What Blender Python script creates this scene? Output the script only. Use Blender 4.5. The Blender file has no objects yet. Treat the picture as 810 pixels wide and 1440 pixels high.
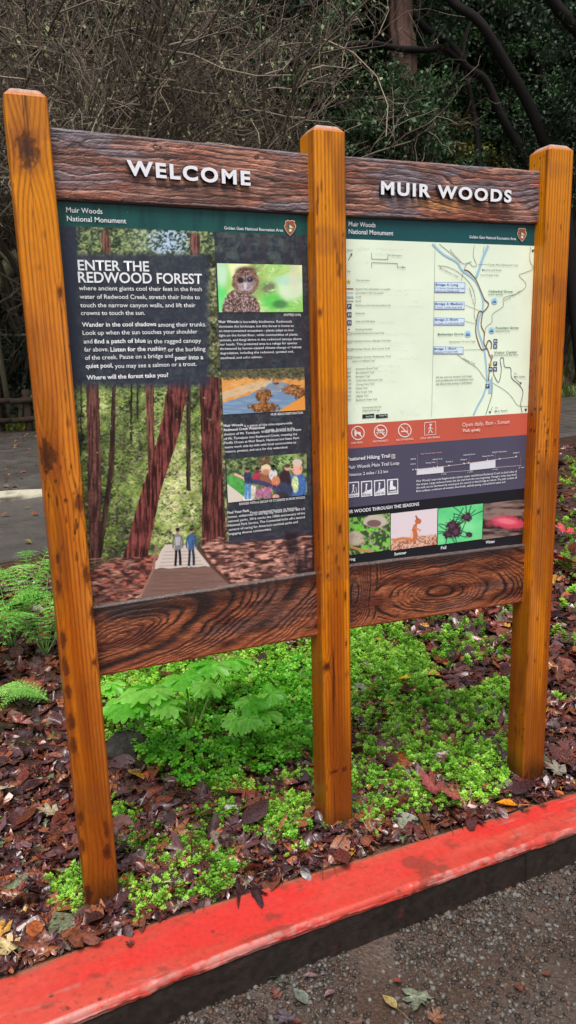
import bpy, math, random
import numpy as np
random.seed(7)
rng = np.random.default_rng(11)
C = bpy.context.scene.collection
sc = bpy.context.scene
PI = math.pi

# ------------------------------------------------------------------ camera
CAM = np.array([-0.1062, -1.8408, 0.9301]); YAW, PITCH, ROLL, FPX = 0.3805, 0.2077, -0.0262, 1037.1
def cam_axes():
    cy, sy = math.cos(YAW), math.sin(YAW); cp, sp = math.cos(PITCH), math.sin(PITCH)
    f = np.array([sy*cp, cy*cp, -sp]); r = np.array([cy, -sy, 0.0]); u = np.cross(r, f)
    cr, sr = math.cos(ROLL), math.sin(ROLL)
    return cr*r + sr*u, -sr*r + cr*u, f
RX, UX, FX = cam_axes()
def project(P):
    v = np.asarray(P) - CAM
    z = v @ FX
    return 405 + FPX*(v @ RX)/z, 720 - FPX*(v @ UX)/z
def hit(u, v, axis, val):
    d = FX*FPX + (u-405)*RX - (v-720)*UX
    return CAM + d*((val - CAM[axis])/d[axis])
def W(u, v, y): return hit(u, v, 1, y)
cd = bpy.data.cameras.new('camera'); cam = bpy.data.objects.new('camera', cd); C.objects.link(cam)
cd.sensor_fit = 'VERTICAL'; cd.sensor_height = 36.0; cd.lens = FPX/1440*36.0
cd.clip_start = 0.05; cd.clip_end = 600
from mathutils import Matrix
cam.matrix_world = Matrix([[RX[0], UX[0], -FX[0], CAM[0]], [RX[1], UX[1], -FX[1], CAM[1]], [RX[2], UX[2], -FX[2], CAM[2]], [0, 0, 0, 1]])
sc.camera = cam

# ------------------------------------------------------------------ helpers
def lin(c):
    c = np.clip(np.asarray(c, float), 0, 1)
    return np.where(c <= 0.04045, c/12.92, ((c+0.055)/1.055)**2.4)
def s8(*c): return lin(np.array(c)/255.0)
def lerp(a, b, t):
    t = np.asarray(t)[..., None]
    return np.asarray(a)*(1-t) + np.asarray(b)*t
def sstep(a, b, x):
    t = np.clip((np.asarray(x)-a)/(b-a), 0, 1); return t*t*(3-2*t)
def _h(i, j, s):
    n = (i.astype(np.int64)*374761393 + j.astype(np.int64)*668265263 + s*982451653) & 0x7fffffff
    n = ((n ^ (n >> 13))*1274126177) & 0x7fffffff
    n = n ^ (n >> 16)
    return (n & 0xffff)/65535.0
def vn(x, y, s=0):
    x = np.asarray(x, float); y = np.asarray(y, float)
    i = np.floor(x); j = np.floor(y); fx = x-i; fy = y-j
    fx = fx*fx*(3-2*fx); fy = fy*fy*(3-2*fy)
    a = _h(i, j, s); b = _h(i+1, j, s); c = _h(i, j+1, s); d = _h(i+1, j+1, s)
    return (a*(1-fx)+b*fx)*(1-fy) + (c*(1-fx)+d*fx)*fy
def fbm(x, y, s=0, o=4):
    t = 0; a = .5; n = 0
    for k in range(o):
        t = t + a*vn(np.asarray(x)*2**k, np.asarray(y)*2**k, s+k*17); n += a; a *= .5
    return t/n

class MB:
    """collects vertices, faces and vertex colours for ONE mesh"""
    def __init__(s): s.v = []; s.f = []; s.c = []; s.n = 0
    def add(s, v, faces, col=(.5, .5, .5)):
        v = np.asarray(v, float).reshape(-1, 3)
        col = np.asarray(col, float)
        if col.ndim == 1: col = np.tile(col[:3], (len(v), 1))
        if not isinstance(faces, list): faces = [faces]
        for f in faces:
            f = np.asarray(f, np.int64)
            if f.size: s.f.append(f + s.n)
        s.v.append(v); s.c.append(col.reshape(-1, 3)); s.n += len(v)
    def build(s, name, mat, parent=None, smooth=True):
        me = bpy.data.meshes.new(name)
        v = np.concatenate(s.v).astype(np.float32); c = np.concatenate(s.c)
        loops = np.concatenate([f.ravel() for f in s.f]).astype(np.int32)
        tot = np.concatenate([np.full(len(f), f.shape[1]) for f in s.f]).astype(np.int32)
        st = np.concatenate([[0], np.cumsum(tot)[:-1]]).astype(np.int32)
        me.vertices.add(len(v)); me.vertices.foreach_set('co', v.ravel())
        me.loops.add(len(loops)); me.loops.foreach_set('vertex_index', loops)
        me.polygons.add(len(tot)); me.polygons.foreach_set('loop_start', st); me.polygons.foreach_set('loop_total', tot)
        if smooth: me.polygons.foreach_set('use_smooth', np.ones(len(tot), bool))
        a = me.color_attributes.new('Col', 'FLOAT_COLOR', 'POINT')
        a.data.foreach_set('color', np.concatenate([c, np.ones((len(c), 1))], 1).astype(np.float32).ravel())
        me.update(calc_edges=True); me.validate()
        me.materials.append(mat)
        o = bpy.data.objects.new(name, me); C.objects.link(o)
        if parent is not None: o.parent = parent
        return o

def tag(o, label=None, cat=None, group=None, kind=None):
    if label: o['label'] = label
    if cat: o['category'] = cat
    if group: o['group'] = group
    if kind: o['kind'] = kind
    return o
def empty(name, loc=(0, 0, 0), rz=0):
    o = bpy.data.objects.new(name, None); C.objects.link(o); o.location = loc; o.rotation_euler = (0, 0, rz)
    o.empty_display_size = .1
    return o
def shift_children(root):
    """children were built in world coordinates: keep them there under a moved Empty"""
    L = root.location.copy()
    for ch in root.children:
        if ch.type == 'MESH':
            ch.location = ch.location - L

def gridf(nr, nc, wrap=False):
    r = np.arange(nr-1)[:, None]; c = np.arange(nc if wrap else nc-1)[None, :]
    c2 = (c+1) % nc
    return np.stack([r*nc+c+0*r, r*nc+c2+0*r, (r+1)*nc+c2, (r+1)*nc+c], -1).reshape(-1, 4)

def tube(mb, pts, rad, k=6, col=(.1, .1, .1), cap=True):
    P = np.asarray(pts, float); n = len(P)
    rad = np.broadcast_to(np.asarray(rad, float), (n,))
    T = np.gradient(P, axis=0); T /= np.linalg.norm(T, axis=1)[:, None]+1e-9
    ref = np.array([0.31, 0.17, 0.93]) if abs(T[0, 2]) < .9 else np.array([1., .1, 0])
    A = np.cross(T, ref); A /= np.linalg.norm(A, axis=1)[:, None]+1e-9
    B = np.cross(T, A)
    a = np.arange(k)/k*2*PI
    V = P[:, None, :] + rad[:, None, None]*(np.cos(a)[None, :, None]*A[:, None, :] + np.sin(a)[None, :, None]*B[:, None, :])
    col = np.asarray(col, float)
    if col.ndim == 2: col = np.repeat(col, k, axis=0)
    fs = [gridf(n, k, True)]
    if cap: fs += [np.arange(k)[None, ::-1], (n-1)*k+np.arange(k)[None, :]]
    mb.add(V.reshape(-1, 3), fs, col)
def spline(pts, n):
    P = np.asarray(pts, float); m = len(P)
    t = np.linspace(0, m-1, n); out = []
    Q = np.vstack([2*P[0]-P[1], P, 2*P[-1]-P[-2]])
    for x in t:
        i = min(int(x), m-2); f = x-i; a, b, c, d = Q[i], Q[i+1], Q[i+2], Q[i+3]
        out.append(.5*((2*b)+(-a+c)*f+(2*a-5*b+4*c-d)*f*f+(-a+3*b-3*c+d)*f**3))
    return np.array(out)

# ------------------------------------------------------------------ materials
def vmat(name, rough=.5, spec=.5, bump=0.0, bscale=200.0, stretch=(1, 1, 1), noise=.0, nscale=30.0, coat=0.0, coat_r=.1,
         rvar=0.0, rscale=20.0, trans=0.0, base=None, bdist=.002, sheen_noise=None):
    m = bpy.data.materials.new(name); m.use_nodes = True
    N = m.node_tree.nodes; L = m.node_tree.links; b = N['Principled BSDF']
    b.inputs['Roughness'].default_value = rough; b.inputs['Specular IOR Level'].default_value = spec
    b.inputs['Coat Weight'].default_value = coat; b.inputs['Coat Roughness'].default_value = coat_r
    if base is None:
        a = N.new('ShaderNodeVertexColor'); a.layer_name = 'Col'; src = a.outputs['Color']
    else:
        r = N.new('ShaderNodeRGB'); r.outputs[0].default_value = (*base, 1); src = r.outputs[0]
    tc = N.new('ShaderNodeTexCoord'); mp = N.new('ShaderNodeMapping'); mp.inputs['Scale'].default_value = stretch
    L.new(tc.outputs['Object'], mp.inputs['Vector'])
    if noise > 0:
        nz = N.new('ShaderNodeTexNoise'); nz.inputs['Scale'].default_value = nscale; nz.inputs['Detail'].default_value = 5
        L.new(mp.outputs[0], nz.inputs['Vector'])
        mr = N.new('ShaderNodeMapRange'); mr.inputs['From Min'].default_value = .3; mr.inputs['From Max'].default_value = .7
        mr.inputs['To Min'].default_value = 1-noise; mr.inputs['To Max'].default_value = 1+noise
        L.new(nz.outputs['Fac'], mr.inputs['Value'])
        vm = N.new('ShaderNodeVectorMath'); vm.operation = 'SCALE'; L.new(src, vm.inputs[0]); L.new(mr.outputs[0], vm.inputs['Scale'])
        src = vm.outputs[0]
    L.new(src, b.inputs['Base Color'])
    if rvar > 0:
        nz = N.new('ShaderNodeTexNoise'); nz.inputs['Scale'].default_value = rscale; nz.inputs['Detail'].default_value = 4
        L.new(mp.outputs[0], nz.inputs['Vector'])
        mr = N.new('ShaderNodeMapRange'); mr.inputs['From Min'].default_value = .35; mr.inputs['From Max'].default_value = .65
        mr.inputs['To Min'].default_value = max(.03, rough-rvar); mr.inputs['To Max'].default_value = min(1, rough+rvar)
        L.new(nz.outputs['Fac'], mr.inputs['Value']); L.new(mr.outputs[0], b.inputs['Roughness'])
    if bump > 0:
        nz = N.new('ShaderNodeTexNoise'); nz.inputs['Scale'].default_value = bscale; nz.inputs['Detail'].default_value = 6
        L.new(mp.outputs[0], nz.inputs['Vector'])
        bp = N.new('ShaderNodeBump'); bp.inputs['Strength'].default_value = bump; bp.inputs['Distance'].default_value = bdist
        L.new(nz.outputs['Fac'], bp.inputs['Height']); L.new(bp.outputs[0], b.inputs['Normal'])
    if trans > 0:   # leaves let light through
        t = N.new('ShaderNodeBsdfTranslucent'); L.new(src, t.inputs['Color'])
        mx = N.new('ShaderNodeMixShader'); mx.inputs[0].default_value = trans
        L.new(b.outputs[0], mx.inputs[1]); L.new(t.outputs[0], mx.inputs[2]); L.new(mx.outputs[0], N['Material Output'].inputs['Surface'])
    return m
M = {
 'post': vmat('stained_post_wood', .33, .26, .5, 90, (6, 6, .5), .14, 60, coat=.10, coat_r=.1, rvar=.12, rscale=12, bdist=.001),
 'board': vmat('rough_sawn_redwood', .42, .5, .6, 120, (.8, 1, 7), .15, 90, rvar=.14, bdist=.0015),
 'letter': vmat('white_letter_face', .35, .4, base=(.78, .78, .82)),
 'letter_side': vmat('dark_letter_side', .5, .3, base=(.03, .03, .035)),
 'print': vmat('printed_panel', .34, .22, .05, 40, rvar=.08, rscale=6, bdist=.0005),
 'ink': vmat('printed_ink', .35, .3),
 'panel_edge': vmat('panel_core', .5, .4, base=(.02, .02, .022)),
 'litter': vmat('wet_dead_leaves', .28, .5, .5, 120, noise=.45, nscale=120, rvar=.12, rscale=60, coat=.25, coat_r=.2),
 'leaf': vmat('fresh_leaves', .34, .5, trans=.45, noise=.15, nscale=80),
 'forest': vmat('forest_foliage', .5, .35, trans=.25),
 'fern': vmat('fern_fronds', .4, .45, trans=.35, noise=.15, nscale=50),
 'bark': vmat('bark', .8, .25, .8, 30, (2, 2, .5), .35, 14, bdist=.02),
 'twig': vmat('bare_twigs', .6, .3),
 'soil': vmat('wet_soil', .45, .4, .9, 60, noise=.4, nscale=25, rvar=.2, bdist=.01),
 'asphalt': vmat('wet_asphalt', .42, .45, 1.0, 110, noise=.35, nscale=90, rvar=.15, rscale=4, bdist=.004),
 'kerb': vmat('painted_kerb', .36, .5, .45, 150, noise=.10, nscale=70, rvar=.12, rscale=9, bdist=.0015),
 'stone': vmat('pebbles', .55, .3, .3, 200, noise=.2, nscale=150, rvar=.1),
 'log': vmat('weathered_log', .7, .3, .8, 60, (1, 6, 6), .3, 40, bdist=.006),
 'hill': vmat('hillside', .9, .1, .8, 2, noise=.5, nscale=1.3, bdist=.3),
}
dm = bpy.data.materials.new('rain_water'); dm.use_nodes = True
pb = dm.node_tree.nodes['Principled BSDF']; pb.inputs['Transmission Weight'].default_value = 1; pb.inputs['IOR'].default_value = 1.33
pb.inputs['Roughness'].default_value = .02; pb.inputs['Base Color'].default_value = (1, 1, 1, 1)

# ================================================================== ground heights
KXS = [-12, -1.5, -.22, .06, .45, 1.6, 12]
KB = [-2.2, -.32, -.148, -.118, -.116, -.113, -.6]      # back edge of the kerb
KF = [-2.38, -.48, -.322, -.300, -.272, -.242, -.73]     # front lip
def smooth_interp(x, xs, ys):
    x = np.asarray(x, float); t = 0
    for k in (-.2, -.1, 0, .1, .2): t = t + np.interp(x+k, xs, ys)
    return t/5
kb = lambda x: smooth_interp(x, KXS, KB)
kf = lambda x: smooth_interp(x, KXS, KF)
def gz(x, y):
    """height of the planted bed and the ground beyond"""
    x = np.asarray(x, float); y = np.asarray(y, float)
    z = -.542 + .045*np.exp(-((x-.78)**2+(y-.10)**2)/.10)*sstep(0, .14, y-kb(x)) + .012*(fbm(x*5, y*5, 3)-.5)
    z = z + .05*np.exp(-((x-.50)**2/.12+(y-.75)**2/.15))
    z = z + .10*(fbm(x*.25, y*.25, 5)-.5)*sstep(12, 30, y)
    h0 = np.interp(x, [-30, 2, 9, 40], [44, 40, 19.5, 19])
    z = z + np.maximum(0, y-h0)*1.05 + np.maximum(0, np.abs(x-5)-45)*.5
    return z
ROADZ = -.69

# ================================================================== the sign
PW = .091; PXS = [0.0, .7274, 1.475]; LEAN = [-.0061, -.0017, -.0019]; ZT = [1.5015, 1.4879, 1.4974]; PD = .0904
sign = empty('information_sign', (.78, .045, -.53))
tag(sign, 'wooden park information sign with three orange posts and two printed panels', 'sign')

def post(i, knots, seed):
    x0 = PXS[i]; zt = ZT[i]; zb = -.72; ch = .004
    s = .0022
    def side(a, b):
        n = max(2, int(np.hypot(*(np.array(b)-a))/s)); t = np.linspace(0, 1, n, endpoint=False)[:, None]
        return np.array(a)*(1-t)+np.array(b)*t
    w, d = PW, PD
    cs = [(ch, 0), (w-ch, 0), (w, ch), (w, d-ch), (w-ch, d), (ch, d), (0, d-ch), (0, ch)]
    per = np.vstack([side(cs[k], cs[(k+1) % 8]) for k in range(8)])
    seg = np.diff(np.vstack([per, per[:1]]), axis=0); L = np.concatenate([[0], np.cumsum(np.hypot(seg[:, 0], seg[:, 1]))[:-1]])
    zz = np.arange(zb, zt, .004); zz[-1] = zt
    n = len(per)
    U, Z = np.meshgrid(L, zz)
    X = np.tile(per[:, 0], (len(zz), 1)); Y = np.tile(per[:, 1], (len(zz), 1))
    # growth rings cut lengthwise: long near-parallel lines, bent round the knots
    g = U*1.0 + .012*(fbm(U*3+seed, Z*.55, seed, 2)-.5) + .0016*(fbm(U*30, Z*1.6, seed+4, 2)-.5)
    dark = np.zeros_like(U); halo = np.zeros_like(U); ring = np.zeros_like(U)
    for (u_, v_, r_, *sq) in knots:
        P = hit(u_, v_, 1, 0.0); kx = P[0]-x0-LEAN[i]*(P[2]-.6); kz = P[2]; r = r_*.00135
        el = (sq[0] if sq else 1.25)*1.5
        dx = (X-kx)/r; dz = (Z-kz)/(r*el)
        front = (Y < .012) | (np.abs(kx) < .015)
        rr = np.sqrt(dx*dx+dz*dz + (Y/r)**2*.3) + .9*(fbm(X*170, Z*110, seed+9, 3)-.5)+.5*(fbm(X*50+kz*9, Z*40, seed+19, 3)-.5)
        dark = np.maximum(dark, sstep(1.3, .35, rr)*front*(.72 if r_ < 7 else .95))
        halo = np.maximum(halo, sstep(2.6, .8, rr)*front)
        ring = np.maximum(ring, np.exp(-((rr-.95)/.14)**2)*front)
        g = g + np.sign(X-kx)*r*1.1*np.exp(-(np.abs(dx)*.45)**2-(dz*.33)**2)*front
    ln = 1-np.abs(((g*(95+20*vn(U*9, U*0, seed))) % 1)*2-1)
    line = ln**2.6*(.25+.9*fbm(U*60, Z*1.4, seed+2))
    base = lerp(s8(216, 128, 10), s8(168, 84, 8), sstep(.3, .7, fbm(U*25, Z*1.2, seed+6, 3)))
    base = base*(.74+.46*fbm(U*220, Z*5, seed+66, 3))[..., None]
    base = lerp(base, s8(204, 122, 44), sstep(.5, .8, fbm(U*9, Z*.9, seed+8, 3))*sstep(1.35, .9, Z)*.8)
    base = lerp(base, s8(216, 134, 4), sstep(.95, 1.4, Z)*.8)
    col = lerp(base, s8(104, 44, 8), np.clip(line*1.15, 0, 1)*.92)
    bands = sstep(.66, .8, vn(U*3+9, Z*9, seed+31))*.35      # faint weather bands across the grain
    col = lerp(col, s8(130, 72, 34), bands)
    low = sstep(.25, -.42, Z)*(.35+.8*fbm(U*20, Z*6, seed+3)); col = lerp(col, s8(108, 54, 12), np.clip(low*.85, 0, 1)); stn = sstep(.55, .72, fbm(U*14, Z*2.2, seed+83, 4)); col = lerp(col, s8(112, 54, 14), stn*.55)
    crk = sstep(.80, .9, fbm(U*150, Z*2.0, seed+90, 2)); col = lerp(col, s8(40, 20, 10), crk*.8)
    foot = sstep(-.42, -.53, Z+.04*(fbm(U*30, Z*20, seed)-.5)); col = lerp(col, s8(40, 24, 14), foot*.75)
    fl = sstep(.74, .86, fbm(U*60, Z*14, seed+40, 3)); col = lerp(col, s8(84, 42, 18), fl*.7)
    pits = sstep(.80, .9, vn(U*170, Z*60, seed+50))*sstep(.52, .7, fbm(U*7, Z*3, seed+51)); col = lerp(col, s8(50, 26, 12), pits*.8)
    col = lerp(col, s8(120, 56, 16), halo*.6); col = lerp(col, s8(44, 22, 14), dark*.9); col = lerp(col, s8(22, 12, 10), ring*.6)
    edge = sstep(.006, .001, np.minimum(np.abs(U-L[np.argmin(np.abs(per[:, 0])+np.abs(per[:, 1]-ch))]), 9))
    # relief: hard rings stand proud
    nx = np.zeros(n); ny = np.zeros(n); q = per-np.array([w/2, d/2]); nrm = q/np.linalg.norm(q, axis=1)[:, None]
    disp = -.0003*line-.0012*dark-.0007*ring
    X = X+nrm[:, 0]*disp; Y = Y+nrm[:, 1]*disp
    XX = x0+X+LEAN[i]*(Z-.6)
    V = np.stack([XX, Y, Z], -1)
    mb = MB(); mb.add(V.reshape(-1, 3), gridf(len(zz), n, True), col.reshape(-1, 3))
    # chamfered top: a band that slopes in, then the flat end grain
    rows = [V[-1]]; cc = [col[-1]]; cen = V[-1].mean(0)
    for t, dz in ((.0, .0005), (.06, .004), (.30, .0155), (.36, .0172), (.6, .018), (.85, .0182), (.999, .0182)):
        p = V[-1]*(1-t)+cen*t; p[:, 2] = zt+dz; rows.append(p)
        gr = fbm(p[:, 0]*300, p[:, 1]*60, seed+60)[:, None]
        if t < .3: c_ = s8(178, 104, 48)*(.75+.5*gr)
        else: c_ = s8(172, 150, 140)*(.6+.7*gr)
        cc.append(c_)
    mb.add(np.vstack(rows), gridf(len(rows), n, True), np.vstack(cc))
    return mb.build('post', M['post'], sign)
KN = [
 [(38, 211, 16, 1.0), (66, 643, 13), (112, 708, 6, 1.6), (85, 412, 4), (98, 487, 1.5), (122, 809, 5, 1.8), (83, 826, 3.5, 2.4), (81, 787, 3, 2), (131, 863, 5, 1.4), (89, 902, 5, 1.9), (92, 939, 6, 1.9), (133, 932, 3.4), (96, 974, 5, 1.7), (100, 1017, 6, 1.9), (103, 1048, 5, 1.9), (113, 1151, 5, 2), (116, 1188, 4, 2), (151, 1198, 7, 1.5), (150, 1168, 4, 3.5), (123, 1258, 9, 1.5), (124, 756, 2.5, 2.5)],
 [(460, 938, 8, .6), (461, 810, 2.4), (486, 838, 2, 3), (478, 744, 2.6, 2), (484, 1082, 6, .7), (470, 1086, 8, .35), (447, 275, 1.8, 5), (446, 292, 1.6, 5), (462, 770, 1.4), (484, 772, 2), (483, 330, 1.2), (458, 292, 1, 3), (450, 440, 3), (487, 905, 1.5, 3)],
 [(770, 609, 3, .8), (762, 552, 1, 6), (744, 702, 2.6, 2), (757, 720, 3, 1.2), (745, 762, 3, 1.4), (768, 640, 1.6, 2), (756, 870, 1.5), (740, 1098, 6, 2), (730, 890, 2, 3), (752, 930, 1.5, 2), (773, 430, 1, 2)],
]
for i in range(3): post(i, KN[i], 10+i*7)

# boards ------------------------------------------------------------
def board(b, upper, zz4, field, palette, seed):
    xa = PXS[b]+PW+LEAN[b]*((zz4[0]+zz4[2])/2-.6)-.004; xb = PXS[b+1]+LEAN[b+1]*((zz4[0]+zz4[2])/2-.6)+.004
    z1l, z1r, z2l, z2r = zz4
    nx = int((xb-xa)/.0013); nz = 118
    u = np.linspace(0, 1, nx); t = np.linspace(0, 1, nz)      # t 0 bottom .. 1 top
    U, T = np.meshgrid(u, t)
    top = z1l*(1-U)+z1r*U + .0022*(fbm(U*14, U*0, seed)-.5) + .001*(fbm(U*60, U*0, seed+1)-.5); bot = z2l*(1-U)+z2r*U+.002*(fbm(U*9, U*0, seed+5)-.5)
    X = xa+(xb-xa)*U; Z = bot*(1-T)+top*T
    ridge, col = field(X, Z, U, T, seed)
    fine = fbm(X*260, Z*900, seed+20, 3)-.5
    Y = .0385 - (.0014 if upper else .0013)*ridge - .0017*fine
    Y = Y + .004*sstep(.03, 0, T)+.004*sstep(.97, 1, T)
    mb = MB(); V = np.stack([X, Y, Z], -1)
    fr = gridf(nz, nx); mb.add(V.reshape(-1, 3), fr, col.reshape(-1, 3))
    # top and bottom faces (thin saw-worn edges), back
    for row, zr in ((-1, top[0]), (0, bot[0])):
        e = V[row]; k = 6; rows = [e]
        for q in range(1, k+1):
            p = e.copy(); p[:, 1] = e[:, 1]*(1-q/k)+.078*q/k; rows.append(p)
        R_ = np.array(rows); pal = palette['top'] if row == -1 else palette['under']
        cc = lerp(pal[0], pal[1], fbm(R_[..., 0]*40, R_[..., 1]*300, seed+40))
        f = gridf(k+1, nx); f = f if row == -1 else f[:, ::-1]
        mb.add(R_.reshape(-1, 3), f, cc.reshape(-1, 3))
    P = np.array([[xa, .078, z2l], [xb, .078, z2r], [xb, .078, z1r], [xa, .078, z1l]])
    mb.add(P, np.array([[0, 3, 2, 1]]), palette['under'][0])
    return mb.build('header_board' if upper else 'lower_board', M['board'], sign)

def grain(f, sharp=2.0):
    s = f % 1.0
    return np.where(s < .72, (s/.72)**1.2, 1-((s-.72)/.28))     # rises slowly, drops quickly like raised winter grain
def field_header(cx, cz, amp, dens, tone):
    def fn(X, Z, U, T, seed):
        f = Z*dens + amp*(fbm(X*2.3, Z*10, seed, 3)-.5) + .9*(fbm(X*14, Z*34, seed+7, 3)-.5) + .25*(fbm(X*60, Z*120, seed+8, 2)-.5)
        for (kx, kz, kr) in tone['eyes']:
            f = f + 1.1*np.exp(-((X-kx)/kr)**2-((Z-kz)/(kr*.45))**2)*np.sign(Z-kz)
        g = grain(f)
        g = g*(.55+.45*sstep(.3, .6, fbm(X*5, Z*40, seed+77))); fine = fbm(X*45, Z*700, seed+3, 4)
        ps = fbm(X*6, Z*26, seed+11, 3)
        mid = lerp(s8(100, 64, 54), s8(168, 118, 100), sstep(.3, .7, fbm(X*12, Z*90, seed+12)))
        grey = lerp(s8(96, 88, 98), s8(132, 118, 124), fbm(X*30, Z*100, seed+13))
        c = lerp(mid, grey, sstep(.46, .62, ps)*.85)
        red = sstep(.55, .75, fbm(X*7, Z*22, seed+15, 3)); c = lerp(c, s8(158, 82, 52), red*tone['red'])
        if tone.get('warm'):
            w = np.exp(-((X-tone['warm'][0])/.09)**2-((Z-tone['warm'][1])/.016)**2); c = lerp(c, s8(190, 128, 70), np.clip(w, 0, 1)*.8)
        c = c*(.35+1.1*sstep(.2, .75, fine))[..., None]
        c = lerp(c, s8(34, 22, 24), sstep(.26, .04, g)*.9)
        c = lerp(c, s8(60, 42, 42), sstep(.06, 0, T)*.8); c = lerp(c, s8(96, 90, 96), sstep(.93, 1, T)*.5)
        return g, c
    return fn
def field_lower(centres, tone):
    def fn(X, Z, U, T, seed):
        wx = X+.05*(fbm(X*5, Z*9, seed, 3)-.5); wz = Z+.028*(fbm(X*8+4, Z*14, seed+2, 3)-.5)
        f = None
        for (kx, kz, a, bb, sk, n_) in centres:
            dx = (wx-kx); dz = (wz-kz-sk*dx)
            r = np.sqrt((dx/a)**2+(dz/bb)**2)*n_
            f = r if f is None else np.minimum(f, r)
        f = f+.5*(fbm(X*24, Z*60, seed+5, 3)-.5); f = f+.8*np.sin(f*.9+seed)
        g = grain(f)
        fine = fbm(X*70, Z*520, seed+3, 4)
        c = lerp(s8(92, 42, 24), s8(150, 84, 52), sstep(.3, .7, fbm(X*9, Z*40, seed+12, 4)))
        c = lerp(c, s8(88, 66, 62), sstep(.5, .7, fbm(X*5+3, Z*16, seed+14))*.6)
        c = c*(.4+.95*sstep(.2, .75, fine))[..., None]
        c = lerp(c, s8(26, 15, 13), sstep(.52, .06, g)*(.35+.65*sstep(.3, .55, fbm(X*7, Z*26, seed+44)))*.95)
        dk = sstep(tone['dk'], 1.0, T+.35*(fbm(X*6, Z*20, seed+22)-.5)); c = lerp(c, s8(34, 24, 24), dk*.85)
        c = lerp(c, s8(178, 96, 56), sstep(.14, .02, T+.1*(fbm(X*20, Z*30, seed+9)-.5))*.5)
        c = lerp(c, s8(120, 108, 104), sstep(.965, 1, T)*.5)
        return g, c
    return fn
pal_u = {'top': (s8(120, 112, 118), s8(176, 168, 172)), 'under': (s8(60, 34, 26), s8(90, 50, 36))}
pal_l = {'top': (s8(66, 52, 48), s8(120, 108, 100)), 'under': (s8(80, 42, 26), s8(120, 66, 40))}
BY = .0385
e1 = hit(105, 200, 1, BY); e2 = hit(220, 206, 1, BY); e3 = hit(268, 208, 1, BY); e4 = hit(361, 222, 1, BY)
hb1 = board(0, True, (1.4528, 1.4426, 1.299, 1.2946), field_header(0, 0, 3.2, 62, {'eyes': [(e1[0], e1[2], .03), (e2[0], e2[2], .014), (e3[0], e3[2], .012), (e4[0], e4[2], .012)], 'red': .3}), pal_u, 101)
w_ = hit(620, 288, 1, BY)
hb2 = board(1, True, (1.443, 1.4474, 1.2926, 1.2985), field_header(0, 0, 3.8, 66, {'eyes': [(hit(640, 262, 1, BY)[0], hit(640, 262, 1, BY)[2], .05)], 'red': .5, 'warm': (w_[0], w_[2])}), pal_u, 131)
cA = hit(165, 895, 1, BY); cB = hit(620, 832, 1, BY); cC = hit(500, 838, 1, BY)
board(0, False, (.3091, .316, .1151, .1212), field_lower([(cA[0], cA[2], .105, .034, .20, 2.6)], {'dk': .72}), pal_l, 161)
board(1, False, (.3245, .3094, .1235, .1108), field_lower([(cB[0], cB[2], .085, .030, -.05, 3.0), (cC[0], cC[2]+.01, .030, .075, .3, 3.4)], {'dk': .80}), pal_l, 191)

# raised letters -----------------------------------------------------
def text_raw(s, offset=0.0, res=3, extrude=0.0, space=1.0):
    c = bpy.data.curves.new('t', 'FONT'); c.body = s; c.size = 1; c.resolution_u = res; c.offset = offset; c.extrude = extrude; c.space_character = space
    o = bpy.data.objects.new('t', c); me = bpy.data.meshes.new_from_object(o)
    n = len(me.vertices); v = np.zeros(n*3); me.vertices.foreach_get('co', v); v = v.reshape(-1, 3)
    byn = {}
    for p in me.polygons: byn.setdefault(len(p.vertices), []).append(list(p.vertices))
    fs = [np.array(x) for x in byn.values()]
    bpy.data.objects.remove(o); bpy.data.curves.remove(c); bpy.data.meshes.remove(me)
    return v, fs
capH = text_raw('H')[0][:, 1].max()
def raised(word, uL, vL, uR, vR, cap_px, par):
    y = BY-.008
    PL = hit(uL, vL, 1, y); PR = hit(uR, vR, 1, y)
    full, _ = text_raw(word, .036, 4, 0, 1.24); x0, x1 = full[:, 0].min(), full[:, 0].max(); sx = (PR[0]-PL[0])/(x1-x0)
    sy = np.linalg.norm(hit(uL, vL, 1, y)-hit(uL, vL-cap_px, 1, y))/(capH+.072)
    for k, ch in enumerate(word):
        if ch == ' ': continue
        pre, _ = text_raw(word[:k+1], .036, 4, 0, 1.24); v, fs = text_raw(ch, .036, 6, 1.0)
        dx = pre[:, 0].max()-v[:, 0].max()
        xx = PL[0]+(v[:, 0]+dx-x0)*sx; t = (xx-PL[0])/(PR[0]-PL[0]); zz = PL[2]*(1-t)+PR[2]*t+(v[:, 1]+.036)*sy
        yy = y-v[:, 2]*.0055
        mb = MB(); mb.add(np.stack([xx, yy, zz], -1), fs, (.7, .7, .75))
        o = mb.build('letter', M['letter'], par, smooth=False); o.data.materials.append(M['letter_side'])
        for p in o.data.polygons:
            if abs(p.normal.y) < .6: p.material_index = 1
raised('WELCOME', 178.5, 247, 351.5, 262, 21.5, hb1)
raised('MUIR WOODS', 534.5, 274, 717.5, 285.5, 18.8, hb2)

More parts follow.
